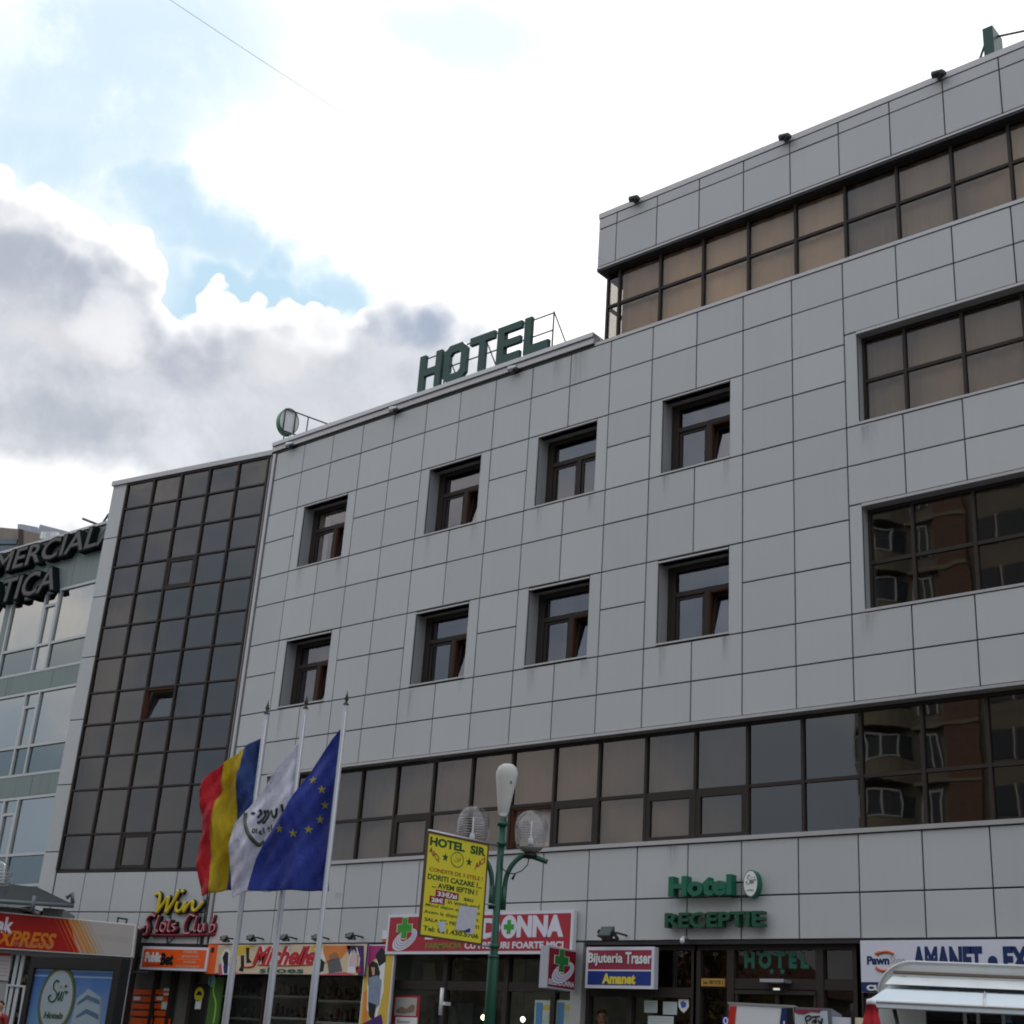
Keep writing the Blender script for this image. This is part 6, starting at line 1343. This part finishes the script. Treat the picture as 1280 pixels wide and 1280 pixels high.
for st_ in ([(1009,1280),(1007,1272),(1012,1269.5),(1014,1273),(1009,1276)], [(1015,1279),(1018,1275),(1019,1279),(1021,1276)], [(1015,1271),(1025,1270.5)], [(1020,1271),(1020,1278)], [(1023,1275),(1025,1279),(1028,1273),(1026,1284)]):
    FKI.stroke('lettering', fz, BLACK, [K(x, y, .014) for x, y in st_], .006, .014, 5)
k3, k4 = K(1038, 1270)[0], K(1063, 1270)[0]
cx_ = thing('market_stall_box', FKI.P(1.0, kz), 'low white box with a black stripe between the fridge and the red parasol', 'box')
FKI.box('body', cx_, PRINTW, k3, k4, kz, K(1050, 1271)[1], -.6, -.05); FKI.box('body', cx_, CREAM, k4+.03, K(1080, 1270)[0], kz, K(1070, 1271.5)[1], -.6, -.05); FKI.box('stripe', cx_, BLACK, k4, k4+.03, kz, K(1062, 1271)[1], -.6, -.04)

# ------------------------------------------------------------------ overhead cable
pA = EYE+ray(150, -42)*17; pB = Vector((10.2, .6, 17.9)); pts = []
for k in range(25):
    t_a = k/24; p = pA.lerp(pB, t_a); p.z -= .25*math.sin(math.pi*t_a); pts.append(p)
q0 = pA-(pB-pA)*1.2; mb = MB(); mb.tube([q0]+pts, .0032, 5); prop(mb.build('overhead_cable', mat('cable_grey', (.35, .36, .38), .5)), 'thin overhead cable slanting across the sky to the upper storey', 'cable')

# ------------------------------------------------------------------ the other side of the square (seen only mirrored in the glass)
ab_ = thing('brick_apartment_block', (2, -51, 0), 'brick and concrete apartment block with glazed balconies across the road', 'building')
BR = mat('red_brick', (.24, .14, .10), .85, var=.3, vscale=4); BL = mat('balcony_cream', (.33, .29, .215), .8, var=.25, vscale=2); BG = mat('block_concrete', (.27, .24, .20), .85, var=.2, vscale=1)
FQ = Frame((-7.3, -45, 0), (-1, 0, 0))      # faces the hotel (+y)
FQ.n = Vector((0, 1, 0))
mb = MB(); mb.box(-7.6, 30, -58, -45.3, 0, 34); mb.build('wall', BG, ab_)
bw = MB(); bwf = MB(); bal = MB(); brk = 0
for fl_i in range(11):
    z0 = 2.6+fl_i*2.8
    for b_i in range(11):
        x = -7.6+b_i*3.4; ty = b_i % 3
        if ty == 1:
            mb = MB(); mb.box(x+1.7, x+3.4, -45.3, -45.0, z0, z0+2.62); mb.build('brick_panel', BR, ab_); mb = MB(); mb.box(x, x+3.4, -45.3, -44.94, z0+2.62, z0+2.8); mb.build('slab_edge', BL, ab_)
            bw.box(x+.35, x+1.25, -45.3, -45.22, z0+.7, z0+2.3)
            for q in ((.3, .38), (.78, .84), (1.22, 1.3)): bwf.box(x+q[0], x+q[1], -45.25, -45.18, z0+.65, z0+2.35)
            bwf.box(x+.3, x+1.3, -45.25, -45.17, z0+2.3, z0+2.38)
        elif ty == 0:
            n = 8; P0 = [(x+.1+3.2*k/n, -45.3+1.5*math.sin(math.pi*k/n)**.6) for k in range(n+1)]
            for a, b in zip(P0, P0[1:]):
                bal.hexa([(a[0],-45.4,z0),(b[0],-45.4,z0),(b[0],b[1],z0),(a[0],a[1],z0),(a[0],-45.4,z0+1.05),(b[0],-45.4,z0+1.05),(b[0],b[1],z0+1.05),(a[0],a[1],z0+1.05)])
                bw.hexa([(a[0],-45.4,z0+1.1),(b[0],-45.4,z0+1.1),(b[0],b[1]-.06,z0+1.1),(a[0],a[1]-.06,z0+1.1),(a[0],-45.4,z0+2.3),(b[0],-45.4,z0+2.3),(b[0],b[1]-.06,z0+2.3),(a[0],a[1]-.06,z0+2.3)])
            for k in (1, 3, 5, 7): bwf.box(P0[k][0]-.04, P0[k][0]+.04, P0[k][1]-.05, P0[k][1]+.03, z0+1.05, z0+2.35)
            for k in range(1, 7): bwf.tube([(*P0[k], z0+1.08), (*P0[k+1], z0+1.08)], .05, 4); bwf.tube([(*P0[k], z0+2.34), (*P0[k+1], z0+2.34)], .05, 4)
        else: bw.box(x+.4, x+1.5, -45.3, -45.24, z0+.9, z0+2.3); bw.box(x+1.8, x+2.9, -45.3, -45.24, z0+.9, z0+2.3); bwf.box(x+1.62, x+1.68, -45.3, -45.2, z0+.85, z0+2.35)
prop(bal.build('balcony', BL, ab_), kind='stuff'); prop(bw.build('window', mat('block_window', (.08, .09, .10), .15), ab_), kind='stuff'); prop(bwf.build('window_frame', PURE, ab_), kind='stuff')
lowb = thing('yellow_house', (-27, -64, 0), 'low pale yellow house with a red roof across the road', 'building')
mb = MB(); mb.box(-36, -22, -72, -62, 0, 8); mb.build('wall', mat('house_yellow', (.42, .34, .12), .8, var=.1), lowb); mb = MB(); mb.add([(-37,-73,8),(-21,-73,8),(-21,-61,8),(-37,-61,8),(-34,-67,10.5),(-24,-67,10.5)], [(0,1,5,4),(1,2,5),(2,3,4,5),(3,0,4)]); mb.build('roof', mat('house_roof', (.2, .07, .04), .8), lowb)
mb = MB()
for k in range(5): mb.box(-35+k*2.6, -33.8+k*2.6, -62, -61.9, 4.6, 6.2)
mb.build('window', MATS['block_window'], lowb)
for k, (x0, x1, y, h, c_, lb) in enumerate(((-62, -38, -60, 9.5, (.30, .28, .25), 'grey two storey block across the road, beyond the yellow house'), (-100, -64, -58, 13, (.26, .22, .19), 'brownish four storey block far down the road'), (34, 62, -50, 24, (.24, .23, .22), 'tall grey block across the road, right of the brick block'))):
    t = thing('street_block', ((x0+x1)/2, y-6, 0), lb, 'building'); mb = MB(); mb.box(x0, x1, y-12, y, 0, h); mb.build('wall', mat('block_wall%d' % k, c_, .85, var=.2), t); mb = MB(); mb.box(x0-.3, x1+.3, y-12.3, y+.3, h, h+.4); mb.build('cornice', CONC, t); mb = MB(); z_ = 1.5
    while z_+1.6 < h:
        x = x0+1
        while x+1.4 < x1: mb.box(x, x+1.4, y, y+.05, z_, z_+1.5); x += 2.8
        z_ += 3
    prop(mb.build('window', MATS['block_window'], t), kind='stuff')
random.seed(11)
LEAF = mat('autumn_leaf', (.20, .10, .015), .7, var=.5, vscale=.8); BARK = mat('bark', (.07, .055, .04), .9, var=.3)
tm = MB(); tm.tube([(0,0,0),(.1,0,2),(0,.1,4),(.2,0,6.5)], [.28,.22,.15,.06], 8)
for k in range(7):
    a = k*.9; tm.tube([(0,0,2.6+k*.45),(math.cos(a)*1.0,math.sin(a)*1.0,3.6+k*.5),(math.cos(a)*2.0,math.sin(a)*2.0,4.6+k*.5)], [.10,.06,.02], 5)
lm = MB()
for k in range(2600):
    cl_ = random.Random(k//60); cxx, cyy, czz_ = cl_.uniform(-2.1, 2.1), cl_.uniform(-2.1, 2.1), cl_.uniform(3.6, 8.2)
    p = Vector((cxx+random.gauss(0, .5), cyy+random.gauss(0, .5), czz_+random.gauss(0, .45))); r_ = random.uniform(.08, .17); a = random.uniform(0, 6.28); b = random.uniform(-1, 1)
    d1 = Vector((math.cos(a), math.sin(a), b))*r_; d2 = Vector((-math.sin(a), math.cos(a), random.uniform(-1, 1)))*r_; lm.add([p-d1, p+d2*.6, p+d1, p-d2*.6], [(0,1,2,3)])
def mesh_of(mb, n, m):
    me = bpy.data.meshes.new(n); me.from_pydata(mb.v, [], mb.f); me.materials.append(m); return me
mt_, ml_ = mesh_of(tm, 'trunk', BARK), mesh_of(lm, 'crown', LEAF)
for k, (x, y, s_, lb) in enumerate(((-14, -41.5, 1.25, 'rust coloured autumn tree nearest the brick block across the road'), (-19.5, -43, 1.1, 'rust coloured autumn tree second from the brick block'), (-2, -42.5, .9, 'short autumn tree in front of the brick block'), (-33, -46, 1.2, 'autumn tree before the yellow house'), (-45, -47, 1.3, 'autumn tree before the grey two storey block'), (-58, -46, 1.2, 'autumn tree left of the grey two storey block'), (-72, -45, 1.3, 'farthest autumn tree down the road'))):
    t = thing('autumn_tree', (x, y, 0), lb, 'tree', 'trees across the road'); t.scale = (s_,)*3
    for n_, me in (('trunk', mt_), ('crown', ml_)):
        o = bpy.data.objects.new(n_, me); COL.objects.link(o); o.parent = t
